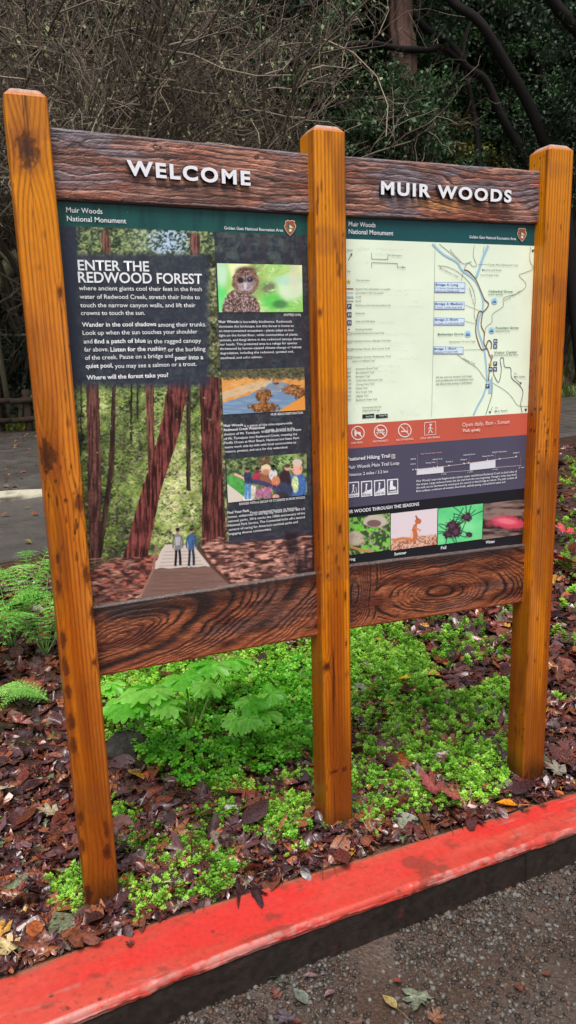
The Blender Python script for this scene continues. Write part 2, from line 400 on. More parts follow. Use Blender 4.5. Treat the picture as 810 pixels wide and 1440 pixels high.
# ------------------------------------------------------------------ printing
class Raster:
    def __init__(s, x0, x1, z0, z1, y, step):
        s.nx = max(2, int((x1-x0)/step)); s.nz = max(2, int((z1-z0)/step))
        s.X, s.Z = np.meshgrid(np.linspace(x0, x1, s.nx), np.linspace(z1, z0, s.nz))
        s.y = y; P = np.stack([s.X, np.full_like(s.X, y), s.Z], -1)
        s.px, s.py = project(P)           # where each spot of the print shows in the photograph
        s.a = np.zeros((s.nz, s.nx, 3))
        s.step = step
    def mix(s, m, c, al=1.0):
        m = np.clip(np.asarray(m)*al, 0, 1)[..., None]; s.a = s.a*(1-m)+np.asarray(c)*m
    def inside(s, pts, jit=0, js=.15, seed=0):
        X = s.px; Y = s.py
        if jit: X = X+jit*(fbm(s.px*js, s.py*js, seed)-.5)*2; Y = Y+jit*(fbm(s.px*js+50, s.py*js, seed+1)-.5)*2
        ins = np.zeros(X.shape, bool); n = len(pts)
        for i in range(n):
            x1, y1 = pts[i]; x2, y2 = pts[(i+1) % n]
            if y1 == y2: continue
            c = ((y1 > Y) != (y2 > Y)) & (X < (x2-x1)*(Y-y1)/(y2-y1)+x1); ins ^= c
        return ins.astype(float)
    def poly(s, pts, c, al=1, jit=0, seed=0, js=.15): s.mix(s.inside(pts, jit, js, seed), c, al)
    def ell(s, cx, cy, rx, ry, c, al=1, soft=.15, jit=0, seed=0, rot=0):
        dx = s.px-cx; dy = s.py-cy
        if rot: dx, dy = dx*math.cos(rot)+dy*math.sin(rot), -dx*math.sin(rot)+dy*math.cos(rot)
        r = np.sqrt((dx/rx)**2+(dy/ry)**2)
        if jit: r = r+jit*(fbm(s.px*.4, s.py*.4, seed)-.5)*2
        s.mix(sstep(1+soft, 1-soft, r), c, al)
    def line(s, pts, w, c, al=1):
        d = np.full(s.px.shape, 1e9)
        for (x1, y1), (x2, y2) in zip(pts[:-1], pts[1:]):
            L2 = (x2-x1)**2+(y2-y1)**2+1e-9
            t = np.clip(((s.px-x1)*(x2-x1)+(s.py-y1)*(y2-y1))/L2, 0, 1)
            d = np.minimum(d, np.hypot(s.px-x1-t*(x2-x1), s.py-y1-t*(y2-y1)))
        s.mix(sstep(w/2+.6, max(0, w/2-.4), d), c, al)
    def dab(s, cx, cy, rx, ry, c, al=1., rot=0.):
        P = hit(cx, cy, 1, s.y); m = s.step; i = int((P[0]-s.X[0, 0])/(s.X[0, -1]-s.X[0, 0])*(s.nx-1)); j = int((s.Z[0, 0]-P[2])/(s.Z[0, 0]-s.Z[-1, 0])*(s.nz-1)); w = int(max(rx, ry)*.0026/m)+2
        a, b, c_, d = max(0, j-w), min(s.nz, j+w+1), max(0, i-w), min(s.nx, i+w+1)
        if a >= b or c_ >= d: return
        X = s.px[a:b, c_:d]-cx; Y = s.py[a:b, c_:d]-cy; u = X*math.cos(rot)+Y*math.sin(rot); v = -X*math.sin(rot)+Y*math.cos(rot)
        k = (np.clip(1.4-np.sqrt((u/rx)**2+(v/ry)**2)*1.1, 0, 1)*al)[..., None]; s.a[a:b, c_:d] = s.a[a:b, c_:d]*(1-k)+np.asarray(c)*k
    def noise(s, k, seed=0, ky=None, o=4): return fbm(s.px*k, s.py*(ky or k), seed, o)
    def build(s, name, parent):
        V = np.stack([s.X, np.full_like(s.X, s.y), s.Z], -1).reshape(-1, 3)
        f = gridf(s.nz, s.nx)[:, ::-1]
        mb = MB(); mb.add(V, f, lin(s.a).reshape(-1, 3)); return mb.build(name, M['print'], parent, smooth=False)
def c8(*c): return np.array(c)/255.0

YP = .050      # front face of the panels
def slab(name, x0, x1, z0, z1, y0, y1, col, par, mat):
    mb = MB(); v = [(x, y, z) for z in (z0, z1) for y in (y0, y1) for x in (x0, x1)]
    f = np.array([[0, 1, 3, 2], [4, 6, 7, 5], [0, 4, 5, 1], [2, 3, 7, 6], [0, 2, 6, 4], [1, 5, 7, 3]])
    mb.add(v, f[:, ::-1], col); return mb.build(name, mat, par, smooth=False)
def shape(mb, pts, y, col, px=True):
    """a flat printed patch, outline given in photo pixels on the panel"""
    P = [hit(u, v, 1, y) for u, v in pts]
    mb.add(P, np.arange(len(P))[None, :], col)
def ribbon(mb, pts, w, y, col, n=None, closed=False):
    P = np.array([hit(u, v, 1, y) for u, v in pts])
    if n: P = spline(P, n)
    if closed: P = np.vstack([P, P[:1]])
    T = np.gradient(P, axis=0); T /= np.linalg.norm(T, axis=1)[:, None]+1e-12
    Nn = np.stack([-T[:, 2], 0*T[:, 0], T[:, 0]], -1)*w/2
    V = np.concatenate([P+Nn, P-Nn]); k = len(P)
    f = np.array([[i, i+1, k+i+1, k+i] for i in range(k-1)]); mb.add(V, f, col)
def flush(mb, name, par):
    if mb.n: mb.build(name, M['ink'], par, smooth=False)
    mb.__init__()
def ring_pts(cx, cy, r, n=16, ry=None): return [(cx+r*math.cos(a*2*PI/n), cy+(ry or r)*math.sin(a*2*PI/n)) for a in range(n)]
class Text:
    def __init__(s, y): s.lines = []; s.y = y
    def put(s, t, uL, vL, uR, cap, col=(.8, .8, .82), bold=False, rot=None, left=None):
        off = .018 if bold else .004
        v, fs = text_raw(t, off, 4 if cap > 9 else (3 if cap > 5 else 2))
        P = hit(uL, vL, 1, s.y); Q = hit(uR, vL, 1, s.y); m = np.linalg.norm(hit(uL, vL-10, 1, s.y)-P)/10
        x0, x1 = v[:, 0].min(), v[:, 0].max(); sx = (Q[0]-P[0])/(x1-x0); sz = cap*m/capH
        a = (v[:, 0]-x0)*sx; b = v[:, 1]*sz
        if rot: a, b = a*math.cos(rot)-b*math.sin(rot), a*math.sin(rot)+b*math.cos(rot)
        mb = MB(); mb.add(np.stack([P[0]+a, np.full(len(v), s.y), P[2]+b], -1), fs, col); s.lines.append(mb)
        return Q
    def mixed(s, parts, uL, vL, uR, cap, col=(.8, .8, .82)):
        """one line with bold and plain runs"""
        ws = [];
        for t, b in parts:
            v, _ = text_raw(t.strip(), .018 if b else .004, 1); ws.append((v[:, 0].max()-v[:, 0].min())*(1.04 if b else 1))
        n0 = len(s.lines); gap = .30; tot = sum(ws)+gap*(len(parts)-1); u = uL
        for (t, b), w in zip(parts, ws):
            u2 = u+(uR-uL)*w/tot; s.put(t.strip(), u, vL, u2, cap, col, b); u = u2+(uR-uL)*gap/tot
        m = MB()
        for q in s.lines[n0:]: m.add(np.concatenate(q.v), q.f, np.concatenate(q.c))
        s.lines[n0:] = [m]
    def build(s, name, par):
        for m in s.lines: m.build(name, M['ink'], par, smooth=False)
        s.lines = []
WHT = s8(226, 228, 232); TEAL = s8(30, 78, 72)

def emblem(par, cx, cy, w, h):
    """brown arrowhead badge with a pale tree, a peak and a bison"""
    mb = MB(); y = YP-.0030
    o_ = [(-.42, -.42), (-.2, -.5), (0, -.46), (.2, -.5), (.42, -.42), (.38, -.3), (.5, -.1), (.42, .12), (.25, .33), (0, .55), (-.25, .33), (-.42, .12), (-.5, -.1), (-.38, -.3)]
    P = [(cx+a*w, cy+b*h) for a, b in o_]
    shape(mb, [(cx+a*w*1.12, cy+b*h*1.12) for a, b in o_], y+.0004, s8(222, 196, 170)); shape(mb, P, y, s8(156, 84, 56))
    shape(mb, [(cx-.3*w, cy+.02*h), (cx-.02*w, cy-.2*h), (cx+.34*w, cy+.04*h)], y-.0003, s8(214, 206, 200))
    shape(mb, [(cx-.34*w, cy+.05*h), (cx+.36*w, cy+.05*h), (cx+.2*w, cy+.26*h), (cx-.2*w, cy+.26*h)], y-.0004, s8(120, 120, 72))
    shape(mb, [(cx-.26*w, cy+.02*h), (cx-.16*w, cy-.42*h), (cx-.04*w, cy+.02*h)], y-.0005, s8(62, 96, 66))
    shape(mb, [(cx-.1*w, cy+.24*h), (cx-.04*w, cy+.1*h), (cx+.1*w, cy+.1*h), (cx+.16*w, cy+.18*h), (cx+.1*w, cy+.3*h), (cx-.06*w, cy+.3*h)], y-.0006, s8(232, 224, 214))
    mb.build('emblem', M['ink'], par, smooth=False)

# ---- left panel ----------------------------------------------------
x0, x1 = .0895, .7300; zt_, zb_ = 1.3085, .3035
pl = slab('poster_panel', x0-.004, x1+.006, zb_-.004, zt_+.004, YP+.0004, YP+.006, (.02, .02, .022), sign, M['panel_edge'])
R = Raster(x0-.003, x1+.005, zb_-.003, zt_+.002, YP, .00155)
px, py = R.px, R.py
# sunlit undergrowth
n1 = R.noise(.10, 1); n2 = R.noise(.28, 2); n3 = R.noise(.7, 3, o=2); n4 = R.noise(.035, 4)
mixv = .38*n1+.34*n2+.28*R.noise(.5, 6, o=3)
R.a = lerp(c8(26, 30, 28), c8(84, 88, 60), sstep(.30, .52, mixv))
R.mix(sstep(.47, .62, mixv), c8(134, 138, 92)); R.mix(sstep(.56, .68, mixv), c8(196, 196, 150), .9)
glow = np.exp(-((px-240)/48)**2-((py-680)/80)**2); R.mix(glow*sstep(.36, .56, mixv), c8(214, 202, 158), .75); R.mix(glow*.35, c8(150, 140, 104))
R.mix(np.exp(-((px-130)/30)**2-((py-570)/45)**2)*sstep(.42, .58, mixv), c8(186, 204, 136), .7); R.mix(np.exp(-((px-225)/50)**2-((py-570)/30)**2)*sstep(.42, .6, mixv), c8(150, 170, 110), .6)
R.mix(sstep(690, 760, py)*sstep(200, 150, px)*.5, c8(60, 50, 44)); R.mix(np.exp(-((px-160)/22)**2-((py-640)/60)**2)*.5, c8(46, 44, 38))
rd = np.random.default_rng(77)
def foliage(Rr_, n, x0_, x1_, y0_, y1_, fn, smin=1.2, smax=4.5):
    for _ in range(n):
        cx, cy = rd.uniform(x0_, x1_), rd.uniform(y0_, y1_); g = fn(cx, cy, rd.random())
        if g is None: continue
        Rr_.dab(cx, cy, rd.uniform(smin, smax), rd.uniform(.7, 1.5), g, rd.uniform(.5, .95), rd.normal(0, .6))
def under(cx, cy, q):
    sunny = math.exp(-((cx-245)/42)**2-((cy-690)/75)**2)+.75*math.exp(-((cx-130)/22)**2-((cy-570)/40)**2)+.45*math.exp(-((cx-225)/40)**2-((cy-580)/35)**2)
    v = float(fbm(cx*.07, cy*.07, 88, 3)); L_ = .24+.72*sunny+1.1*(v-.5)+.4*(q-.5)
    if L_ < .05: return c8(24, 27, 25)
    return np.clip((lerp(c8(38, 46, 30), c8(146, 168, 78), L_*2) if L_ < .5 else lerp(c8(146, 168, 78), c8(250, 240, 186), min(1, L_*2-1)))*np.array([1-.14*rd.random(), 1, .78+.25*rd.random()]), 0, 1)
foliage(R, 6500, 108, 300, 540, 800, under)
# strip of sky and canopy at the top
top = sstep(362, 350, py)*sstep(322, 326, py)
R.mix(top, lerp(c8(46, 62, 52), c8(150, 164, 110), sstep(.4, .6, n2))); R.mix(top*np.exp(-((px-236)/26)**2)*sstep(.35, .6, n2), c8(176, 204, 240), 1)
R.mix(top*np.exp(-((px-200)/16)**2), c8(190, 208, 170), .5)
# trunks
def trunk(pts, c, dark=.55, seed=0, al=1):
    m = R.inside(pts, 1.2, .12, seed); st = fbm(px*.5, py*.05, seed+5, 4)
    cx_ = sum(p[0] for p in pts)/len(pts); R.mix(m, lerp(np.array(c)*dark, np.array(c)*1.15, sstep(.25, .75, st))*(.82+.36*fbm(px*.3, py*.3, seed+8, 3))[..., None], al)
trunk([(121, 540), (139, 540), (143, 690), (140, 790), (127, 792), (124, 700)], c8(106, 68, 62), seed=11)
trunk([(158, 540), (163, 540), (161, 660), (140, 800), (134, 800), (152, 660)], c8(80, 58, 50), seed=12)
trunk([(204, 540), (216, 540), (218, 640), (208, 660)], c8(126, 82, 70), seed=13)
for x_, w2, yb in ((113, 2, 640), (183, 3, 620), (192, 3, 590), (262, 6, 690)):
    trunk([(x_, 540), (x_+w2, 540), (x_+w2, yb), (x_, yb)], c8(70, 56, 48), seed=int(x_))
trunk([(236, 540), (268, 530), (252, 610), (226, 690), (206, 792), (170, 798), (196, 700), (224, 610)], c8(118, 62, 58), .38, 14)
trunk([(280, 530), (309, 530), (312, 640), (318, 766), (284, 772), (284, 640)], c8(108, 60, 56), .42, 15)
foliage(R, 700, 108, 300, 326, 357, lambda a_, b_, q: (c8(196, 214, 240) if q > .55 and abs(a_-236) < 28 else lerp(c8(34, 50, 40), c8(184, 200, 130), q*q)), 1, 3.2)
trunk([(142, 324), (154, 324), (156, 356), (143, 356)], c8(120, 84, 72), seed=16)
trunk([(266, 328), (281, 328), (281, 358), (268, 358)], c8(128, 86, 78), seed=17)
def screen(cx, cy, q):
    if q < .45: return None
    return lerp(c8(70, 80, 52), c8(206, 206, 150), rd.random()**1.5)
foliage(R, 90, 112, 300, 540, 640, screen, .8, 2.6)
# red-brown floor and boardwalk
gl = R.inside([(128, 800), (170, 785), (230, 780), (215, 850), (135, 856)], 3, .1, 21)
R.mix(gl, lerp(c8(56, 36, 36), c8(196, 112, 92), sstep(.3, .8, fbm(px*.12, py*.3, 22, 5))))
gr_ = R.inside([(284, 768), (340, 756), (445, 744), (445, 815), (322, 826), (296, 790)], 2, .1, 23)
R.mix(gr_, lerp(c8(66, 42, 40), c8(230, 166, 146), sstep(.32, .78, fbm(px*.11, py*.35, 24, 5))))
R.poly([(232, 766), (272, 766), (326, 826), (198, 842)], c8(120, 92, 84))
R.poly([(232, 766), (272, 766), (296, 796), (214, 800)], c8(222, 210, 200), .85, 2, 25)
R.mix(R.inside([(214, 800), (296, 796), (326, 826), (198, 842)])*sstep(.3, .7, fbm(px*.05, py*.5, 26)), c8(140, 106, 96), .6)
R.line([(220, 768), (216, 800), (196, 842)], 3, c8(150, 112, 98)); R.line([(276, 768), (298, 796), (328, 824)], 4, c8(96, 62, 56))
for _ in range(700):
    cx, cy = (rd.uniform(128, 225), rd.uniform(785, 852)) if rd.random() < .4 else (rd.uniform(285, 440), rd.uniform(756, 822))
    if cx > 195 and cx < 285+.9*(cy-768): continue
    R.dab(cx, cy, rd.uniform(2, 8), rd.uniform(.6, 1.6), lerp(c8(60, 36, 34), c8(250, 190, 168), float(sstep(.3, .75, fbm(cx*.06, cy*.16, 91, 3)))*.8+.2*rd.random()), .75, rd.normal(-.08, .12))
for k in range(14): R.line([(232-k*2.0, 776+k*5), (272+k*3.4, 775+k*4.6)], .8, c8(96, 72, 66), .35)
# two walkers
for (bx, sh, lg, hd, sk) in ((250, c8(128, 126, 134), c8(28, 27, 34), c8(40, 30, 30), c8(176, 124, 104)), (269, c8(66, 96, 142), c8(44, 48, 64), c8(70, 48, 40), c8(196, 146, 122))):
    R.line([(bx-2, 771), (bx-2.6, 784), (bx-3.4, 796)], 3.2, lg); R.line([(bx+2, 771), (bx+3.4, 784), (bx+3.6, 795)], 3.2, lg); R.line([(bx-4.6, 797), (bx-2.6, 797)], 1.6, c8(210, 200, 196)); R.line([(bx+2.8, 796), (bx+4.8, 796)], 1.6, c8(210, 200, 196))
    R.poly([(bx-5, 753), (bx, 750.5), (bx+5, 752.6), (bx+4.4, 763), (bx+5, 773), (bx-4.8, 774), (bx-4.2, 763)], sh); R.line([(bx-5, 755), (bx-7, 763), (bx-6.4, 770)], 2.0, sh*.85); R.line([(bx+5, 754.6), (bx+7.4, 762), (bx+6.6, 769)], 2.0, sh*.85)
    R.dab(bx-6.4, 771, 1.2, 1.2, sk); R.dab(bx+6.6, 770, 1.2, 1.2, sk); R.dab(bx-1.5, 760, 1.2, 5, sh*1.3, .6); R.dab(bx+2, 764, 1, 5, sh*.65, .7)
    R.ell(bx, 746.4, 2.7, 3.4, sk); R.ell(bx-.2, 744.6, 2.9, 2.6, hd); R.dab(bx-1, 747, .6, .5, c8(60, 40, 36), .8); R.dab(bx+1.1, 747, .6, .5, c8(60, 40, 36), .8)
R.poly([(246, 755), (254, 755), (253, 767), (247, 767)], c8(196, 194, 198), .7)
# translucent navy over the texts
NV = c8(50, 55, 71)
ov = sstep(300, 288, px)*sstep(353, 362, py)*sstep(552, 536, py); R.mix(ov, NV, .86)
R.mix(sstep(109, 105, px)*sstep(560, 520, py), NV, .9); R.mix(sstep(120, 100, px)*sstep(800, 545, py)*.6, NV, .7)
rc = R.inside([(300, 322), (445, 330), (445, 752), (322, 766)])
R.mix(rc, NV*.93, .82); R.mix(R.inside([(300, 322), (445, 330), (445, 372), (300, 370)])*sstep(.45, .6, n1), c8(120, 138, 120), .25)
for xx in (352, 372, 407, 425): R.mix(sstep(7, 4, np.abs(px-xx+4*np.sin(py*.02)))*rc, c8(58, 50, 60), .45)
R.mix(sstep(432, 436, px-(py-330)*.012), c8(26, 27, 34), .9)
R.mix(sstep(398, 402, px)*sstep(745, 752, py)*sstep(.3, .6, fbm(px*.1, py*.02, 31)), c8(40, 32, 38), .8)
R.mix(sstep(826, 850, py+0*px)*.0, NV)
# teal title band
band = (R.Z > hit(85, 318, 1, YP)[2]); R.mix(band, c8(32, 82, 78)); R.mix(band*sstep(.45, .75, fbm(px*.09, py*.01, 41)), c8(24, 60, 64), .6)
rp = R.build('forest_print', pl)
# inset pictures
def inset(name, pts, y, step=.00105):
    (a, b, c_, d_) = pts; A = hit(*a, 1, y); B = hit(*b, 1, y); Cc = hit(*c_, 1, y)
    return Raster(A[0], B[0], Cc[2], (A[2]+B[2])/2, y, step)
o = inset('owl', ((305, 370), (424.6, 373), (306, 439), (424.8, 439)), YP-.0012)
a, b = o.px, o.py
o.a = lerp(c8(150, 214, 110), c8(240, 246, 190), sstep(.35, .65, o.noise(.035, 51, o=2)))
o.ell(362, 385, 12, 30, c8(150, 150, 100), .8, .5); o.ell(385, 385, 22, 14, c8(186, 214, 120), .8, .5); o.ell(378, 404, 10, 8, c8(120, 116, 96), .9, .5)
foliage(o, 120, 360, 425, 372, 438, lambda a_, b_, q: lerp(c8(110, 190, 90), c8(246, 250, 214), q), 2.5, 7); o.ell(410, 404, 20, 18, c8(216, 238, 206), .9, .3); o.ell(404, 394, 20, 7, c8(180, 226, 200), .8, .4); o.ell(414, 384, 8, 26, c8(226, 222, 190), .7, .5); o.ell(382, 424, 14, 10, c8(80, 200, 80), .7, .5)
o.ell(394, 428, 10, 6, c8(60, 110, 70), .7, .5); o.ell(309, 420, 9, 22, c8(90, 226, 120), .8, .5); o.ell(312, 385, 8, 18, c8(210, 240, 220), .8, .5)
BR = c8(112, 78, 68)
o.ell(336, 438, 23, 32, BR, 1, .08, .1, 3); o.ell(350, 440, 16, 26, BR*1.1, 1, .1, .1, 6); o.ell(345, 396, 18.5, 19.5, BR*1.05, 1, .08, .08, 4); o.ell(346, 381, 13, 6, BR*.7, .8, .5)
ob = (((a-338)/26)**2+((b-436)/30)**2 < 1); oh = (((a-345)/18)**2+((b-396)/19)**2 < 1)
o.mix(sstep(.5, .6, o.noise(.45, 53, .6, 3))*ob, c8(206, 188, 186), .75); o.mix(sstep(.52, .62, o.noise(.5, 55, .35, 3))*ob, c8(66, 44, 42), .8)
o.mix(sstep(.5, .62, o.noise(.6, 56, .6, 3))*oh, c8(180, 146, 128), .55)
o.ell(346, 400, 12.5, 13, c8(158, 138, 138), .9, .3, .1, 9); o.mix(sstep(.48, .6, o.noise(.5, 57, .5, 3))*(((a-346)/12)**2+((b-400)/12)**2 < 1), c8(196, 184, 190), .6)
o.ell(338.5, 394, 4.6, 4, c8(52, 38, 40), 1, .4); o.ell(351.5, 393, 4.6, 3.8, c8(48, 48, 70), 1, .4); o.ell(351, 392, 1.4, 1.2, c8(150, 160, 190), .8, .4); o.ell(345, 402, 2, 5, c8(206, 204, 214), 1, .4); o.line([(345, 380), (345, 396)], 2, c8(100, 70, 60), .8); o.ell(345, 412, 7, 2.5, c8(90, 60, 56), .7, .5)
for _ in range(420):
    an = rd.uniform(0, 2*PI); q_ = rd.random()**.5; cx, cy = 338+24*q_*math.cos(an), 437+28*q_*math.sin(an); o.dab(cx, cy, rd.uniform(.8, 2.2), rd.uniform(.5, .9), lerp(c8(62, 40, 38), c8(232, 218, 214), rd.random()), .75, rd.normal(1.2, .5))
for _ in range(150):
    an = rd.uniform(0, 2*PI); q_ = rd.uniform(.72, 1.0); o.dab(345+18*q_*math.cos(an), 397+18*q_*math.sin(an), rd.uniform(.7, 1.8), .6, lerp(c8(84, 54, 46), c8(206, 172, 150), rd.random()), .7, an+PI/2)
o.build('owl_picture', pl)
r = inset('creek', ((311, 519), (428, 517.7), (313, 583), (428, 579)), YP-.0012)
a, b = r.px, r.py; w_ = r.noise(.12, 61)
r.a = lerp(c8(206, 130, 60), c8(236, 178, 104), w_); r.mix(sstep(535, 529, b+6*(w_-.5)), lerp(c8(66, 74, 58), c8(130, 112, 80), r.noise(.3, 62)))
r.poly([(313, 566), (350, 556), (370, 545), (382, 534), (404, 540), (428, 548), (428, 560), (385, 583), (313, 584)], c8(116, 144, 176), 1, 1.5, 63); r.mix(r.inside([(313, 566), (350, 556), (370, 545), (382, 534), (404, 540), (428, 548), (428, 560), (385, 583), (313, 584)])*sstep(.4, .7, r.noise(.06, 64, .5)), c8(160, 178, 196), .5)
r.poly([(344, 541), (365, 536), (386, 533), (372, 545), (345, 553), (312, 562), (312, 552)], c8(206, 188, 160), .8, 1.5, 65)
for (cx, cy, rx, ry) in ((371, 556, 11, 9), (371, 573, 20, 7), (371, 564, 5, 14), (410, 548, 12, 7), (422, 553, 8, 8), (388, 539, 4, 2)): r.ell(cx, cy, rx, ry, c8(104, 62, 34), 1, .2, .4, cx); r.ell(cx-2, cy-1, rx*.6, ry*.6, c8(176, 116, 64), .8, .4, .6, cx+1)
r.poly([(384, 583), (428, 556), (428, 583)], c8(228, 152, 70)); foliage(r, 260, 312, 428, 519, 534, lambda a_, b_, q: lerp(c8(44, 52, 40), c8(150, 140, 96), q*q), 1.2, 3)
for (cx, cy, sx, sy) in ((371, 556, 9, 8), (371, 573, 17, 6), (410, 548, 10, 6), (422, 552, 6, 7)):
    for _ in range(60): r.dab(cx+rd.normal(0, sx*.55), cy+rd.normal(0, sy*.55), rd.uniform(1, 3), rd.uniform(.5, 1), lerp(c8(56, 34, 22), c8(222, 160, 100), rd.random()), .8, rd.uniform(0, 3))
for _ in range(160): r.dab(rd.uniform(315, 420), rd.uniform(532, 552), rd.uniform(1.5, 5), .6, lerp(c8(176, 110, 56), c8(250, 210, 150), rd.random()), .5, rd.normal(-.1, .1))
r.build('creek_picture', pl)
g = inset('ranger', ((318, 644.7), (431, 638), (319.5, 707), (431, 697)), YP-.0012)
a, b = g.px, g.py; g.a = lerp(c8(60, 80, 50), c8(140, 150, 104), sstep(.35, .65, g.noise(.16, 71)))
g.mix(sstep(352, 340, a)*sstep(665, 672, b), lerp(c8(110, 190, 96), c8(60, 140, 60), g.noise(.2, 72))); g.poly([(362, 640), (380, 640), (380, 664), (366, 664)], c8(116, 84, 70), 1)
g.ell(404, 650, 16, 12, c8(180, 220, 130), .7, .5); g.poly([(319, 680), (345, 700), (360, 708), (319, 708)], c8(216, 206, 190)); g.poly([(345, 680), (360, 684), (358, 706), (343, 704)], c8(220, 206, 190))
def body(cx, cy, w, h, c, hc, hr): g.ell(cx, cy, w, h, c, 1, .12, .1, int(cx)); g.ell(cx, cy-h-hr*.6, hr, hr*1.15, hc, 1, .15)
body(348, 672, 6, 9, c8(60, 72, 96), c8(170, 110, 96), 3); g.line([(346, 682), (346, 700)], 4, c8(90, 150, 200)); g.line([(351, 682), (351, 700)], 4, c8(90, 150, 200))
body(362, 672, 7, 8, c8(176, 60, 84), c8(120, 60, 60), 3); body(374, 676, 9, 12, c8(150, 96, 70), c8(226, 196, 160), 6.5); body(384, 668, 6, 8, c8(214, 214, 214), c8(40, 36, 40), 3)
body(418, 684, 13, 20, c8(74, 112, 176), c8(232, 176, 150), 7.5); g.ell(415, 681, 5, 12, c8(206, 220, 160), 1, .2); g.ell(401, 676, 8, 18, c8(60, 44, 50)); g.ell(388, 678, 6, 9, c8(206, 130, 96)); g.ell(400, 690, 12, 12, c8(60, 66, 92))
g.line([(343, 672), (352, 676), (372, 680), (390, 688)], 6, c8(66, 70, 106)); g.line([(331, 667), (344, 673)], 3.4, c8(232, 176, 160)); g.ell(346, 674, 4, 3, c8(230, 176, 156)); g.poly([(360, 688), (384, 684), (380, 700), (360, 700)], c8(180, 110, 150), .9, 1.5, 75); g.ell(394, 698, 11, 7, c8(60, 58, 66))
g.ell(388, 699, 5, 4, c8(216, 160, 140))
foliage(g, 320, 318, 412, 640, 662, lambda a_, b_, q: lerp(c8(34, 48, 30), c8(170, 190, 120), q*q), 1, 3); body(348, 671, 5, 8, c8(56, 66, 90), c8(178, 122, 104), 2.8); g.ell(404, 658, 4, 4, c8(214, 160, 140)); g.ell(404, 655, 4.2, 2.8, c8(90, 70, 60))
for (hx, hy, hr, hc) in ((348, 660.5, 2.9, c8(60, 44, 40)), (362, 660, 3, c8(50, 36, 36)), (384, 656.5, 3, c8(30, 26, 30))): g.ell(hx, hy-1.2, hr, hr*.7, hc)
g.ell(374, 658, 7, 4.5, c8(232, 206, 170)); g.ell(374, 661, 9, 1.6, c8(210, 180, 140)); g.ell(374, 664, 4.5, 3.6, c8(196, 132, 110))
g.ell(418, 650.5, 7, 5, c8(214, 196, 186)); g.dab(412, 657, 1, .8, c8(90, 50, 44)); g.dab(412.6, 661, 1.6, .7, c8(176, 96, 84)); g.ell(423, 659, 1.6, 2.4, c8(206, 140, 120)); g.dab(410, 659.5, 1.4, 1.2, c8(236, 190, 168))
for _ in range(240):
    cx, cy = rd.uniform(340, 430), rd.uniform(668, 704); i_ = int((hit(cx, cy, 1, g.y)[0]-g.X[0, 0])/(g.X[0, -1]-g.X[0, 0])*(g.nx-1)); j_ = int((g.Z[0, 0]-hit(cx, cy, 1, g.y)[2])/(g.Z[0, 0]-g.Z[-1, 0])*(g.nz-1))
    if 0 <= i_ < g.nx and 0 <= j_ < g.nz: g.dab(cx, cy, rd.uniform(1, 3.5), rd.uniform(.5, 1), g.a[j_, i_]*rd.choice([.62, .75, 1.3]), .7, rd.uniform(.6, 2.4))
g.build('ranger_picture', pl)
emblem(pl, 408, 320, 15, 19)
t = Text(YP-.0022)
t.put('Muir Woods', 93.5, 298.5, 144, 7.2); t.put('National Monument', 94.4, 310.7, 177.4, 7.2); t.put('Golden Gate National Recreation Area', 315.3, 322.5, 398, 4.2)
t.build('title_line', pl)
t = Text(YP-.0022); t.put('ENTER THE', 109.9, 379.7, 209.8, 14, WHT, True); t.put('REDWOOD FOREST', 110.3, 397, 284.4, 14.5, WHT, True); t.build('heading_line', pl)
t = Text(YP-.0022)
for s_, ul, vl, ur in (('where ancient giants cool their feet in the fresh', 111.3, 408, 283.9), ('water of Redwood Creek, stretch their limbs to', 112.2, 420, 281), ('touch the narrow canyon walls, and lift their', 113.2, 432, 275), ('crowns to touch the sun.', 114, 443, 204), ('Look up when the sun touches your shoulder', 116.4, 471, 277.8)):
    t.put(s_, ul, vl, ur, 6.0)
for pr, ul, vl, ur in (
    ([('Wander in the cool shadows', 1), ('among their trunks.', 0)], 115.5, 459.5, 290), ([('and', 0), ('find a patch of blue', 1), ('in the ragged canopy', 0)], 117.8, 483, 283),
    ([('far above.', 0), ('Listen for the rushing', 1), ('or the burbling', 0)], 118.8, 494.5, 289), ([('of the creek. Pause on a bridge and', 0), ('peer into a', 1)], 119.7, 506, 286),
    ([('quiet pool,', 1), ('you may see a salmon or a trout.', 0)], 120.7, 517.7, 276.4), ([('Where will the forest take you?', 1)], 122, 534, 237)):
    t.mixed(pr, ul, vl, ur, 6.0)
t.build('body_line', pl)
t = Text(YP-.0022)
sm = [('an interconnected ecosystem - plants adapt to low', 308, 467, 413), ('dominate the landscape, but this forest is home to', 307.7, 460.7, 413), ('light on the forest floor, while communities of plants,', 308.4, 473.4, 419), ('animals, and fungi thrive in the redwood canopy above', 308.9, 479.9, 424), ('our heads. This protected area is a refuge for species', 309, 486, 417.8), ('threatened by human-caused climate change or habitat', 309.4, 492, 424), ('degradation, including the redwood, spotted owl,', 309.5, 498.3, 413), ('steelhead, and coho salmon.', 310, 505, 369),
 ('SPOTTED OWL', 399, 444.5, 423.5), ('MUIR BEACH RESTORATION', 381, 584.5, 426), ('shadow of Mt. Tamalpais. Water flows from the slopes', 315, 612.5, 423.5), ('of Mt. Tamalpais into Redwood Creek, meeting the', 315.3, 618.7, 418), ('Pacific Ocean at Muir Beach. National and State Park', 315.6, 624.6, 421), ('teams work side-by-side with local communities to', 316, 630.7, 416.7), ('restore, protect, and care for this watershed.', 316.5, 636.8, 405),
 ('RANGER WITH A GROUP OF STUDENTS IN MUIR WOODS', 336.7, 710.5, 429), ('homes, wilderness to the big city, there are over 400 US', 320.4, 728.8, 429), ('national parks. 2016 marks the 100th anniversary of the', 320.8, 734.8, 429), ('National Park Service. The Centennial kicks off a second', 321.2, 740.6, 429), ("century of caring for America's national parks and", 321.6, 746.6, 419), ('engaging diverse communities.', 322, 752.5, 382)]
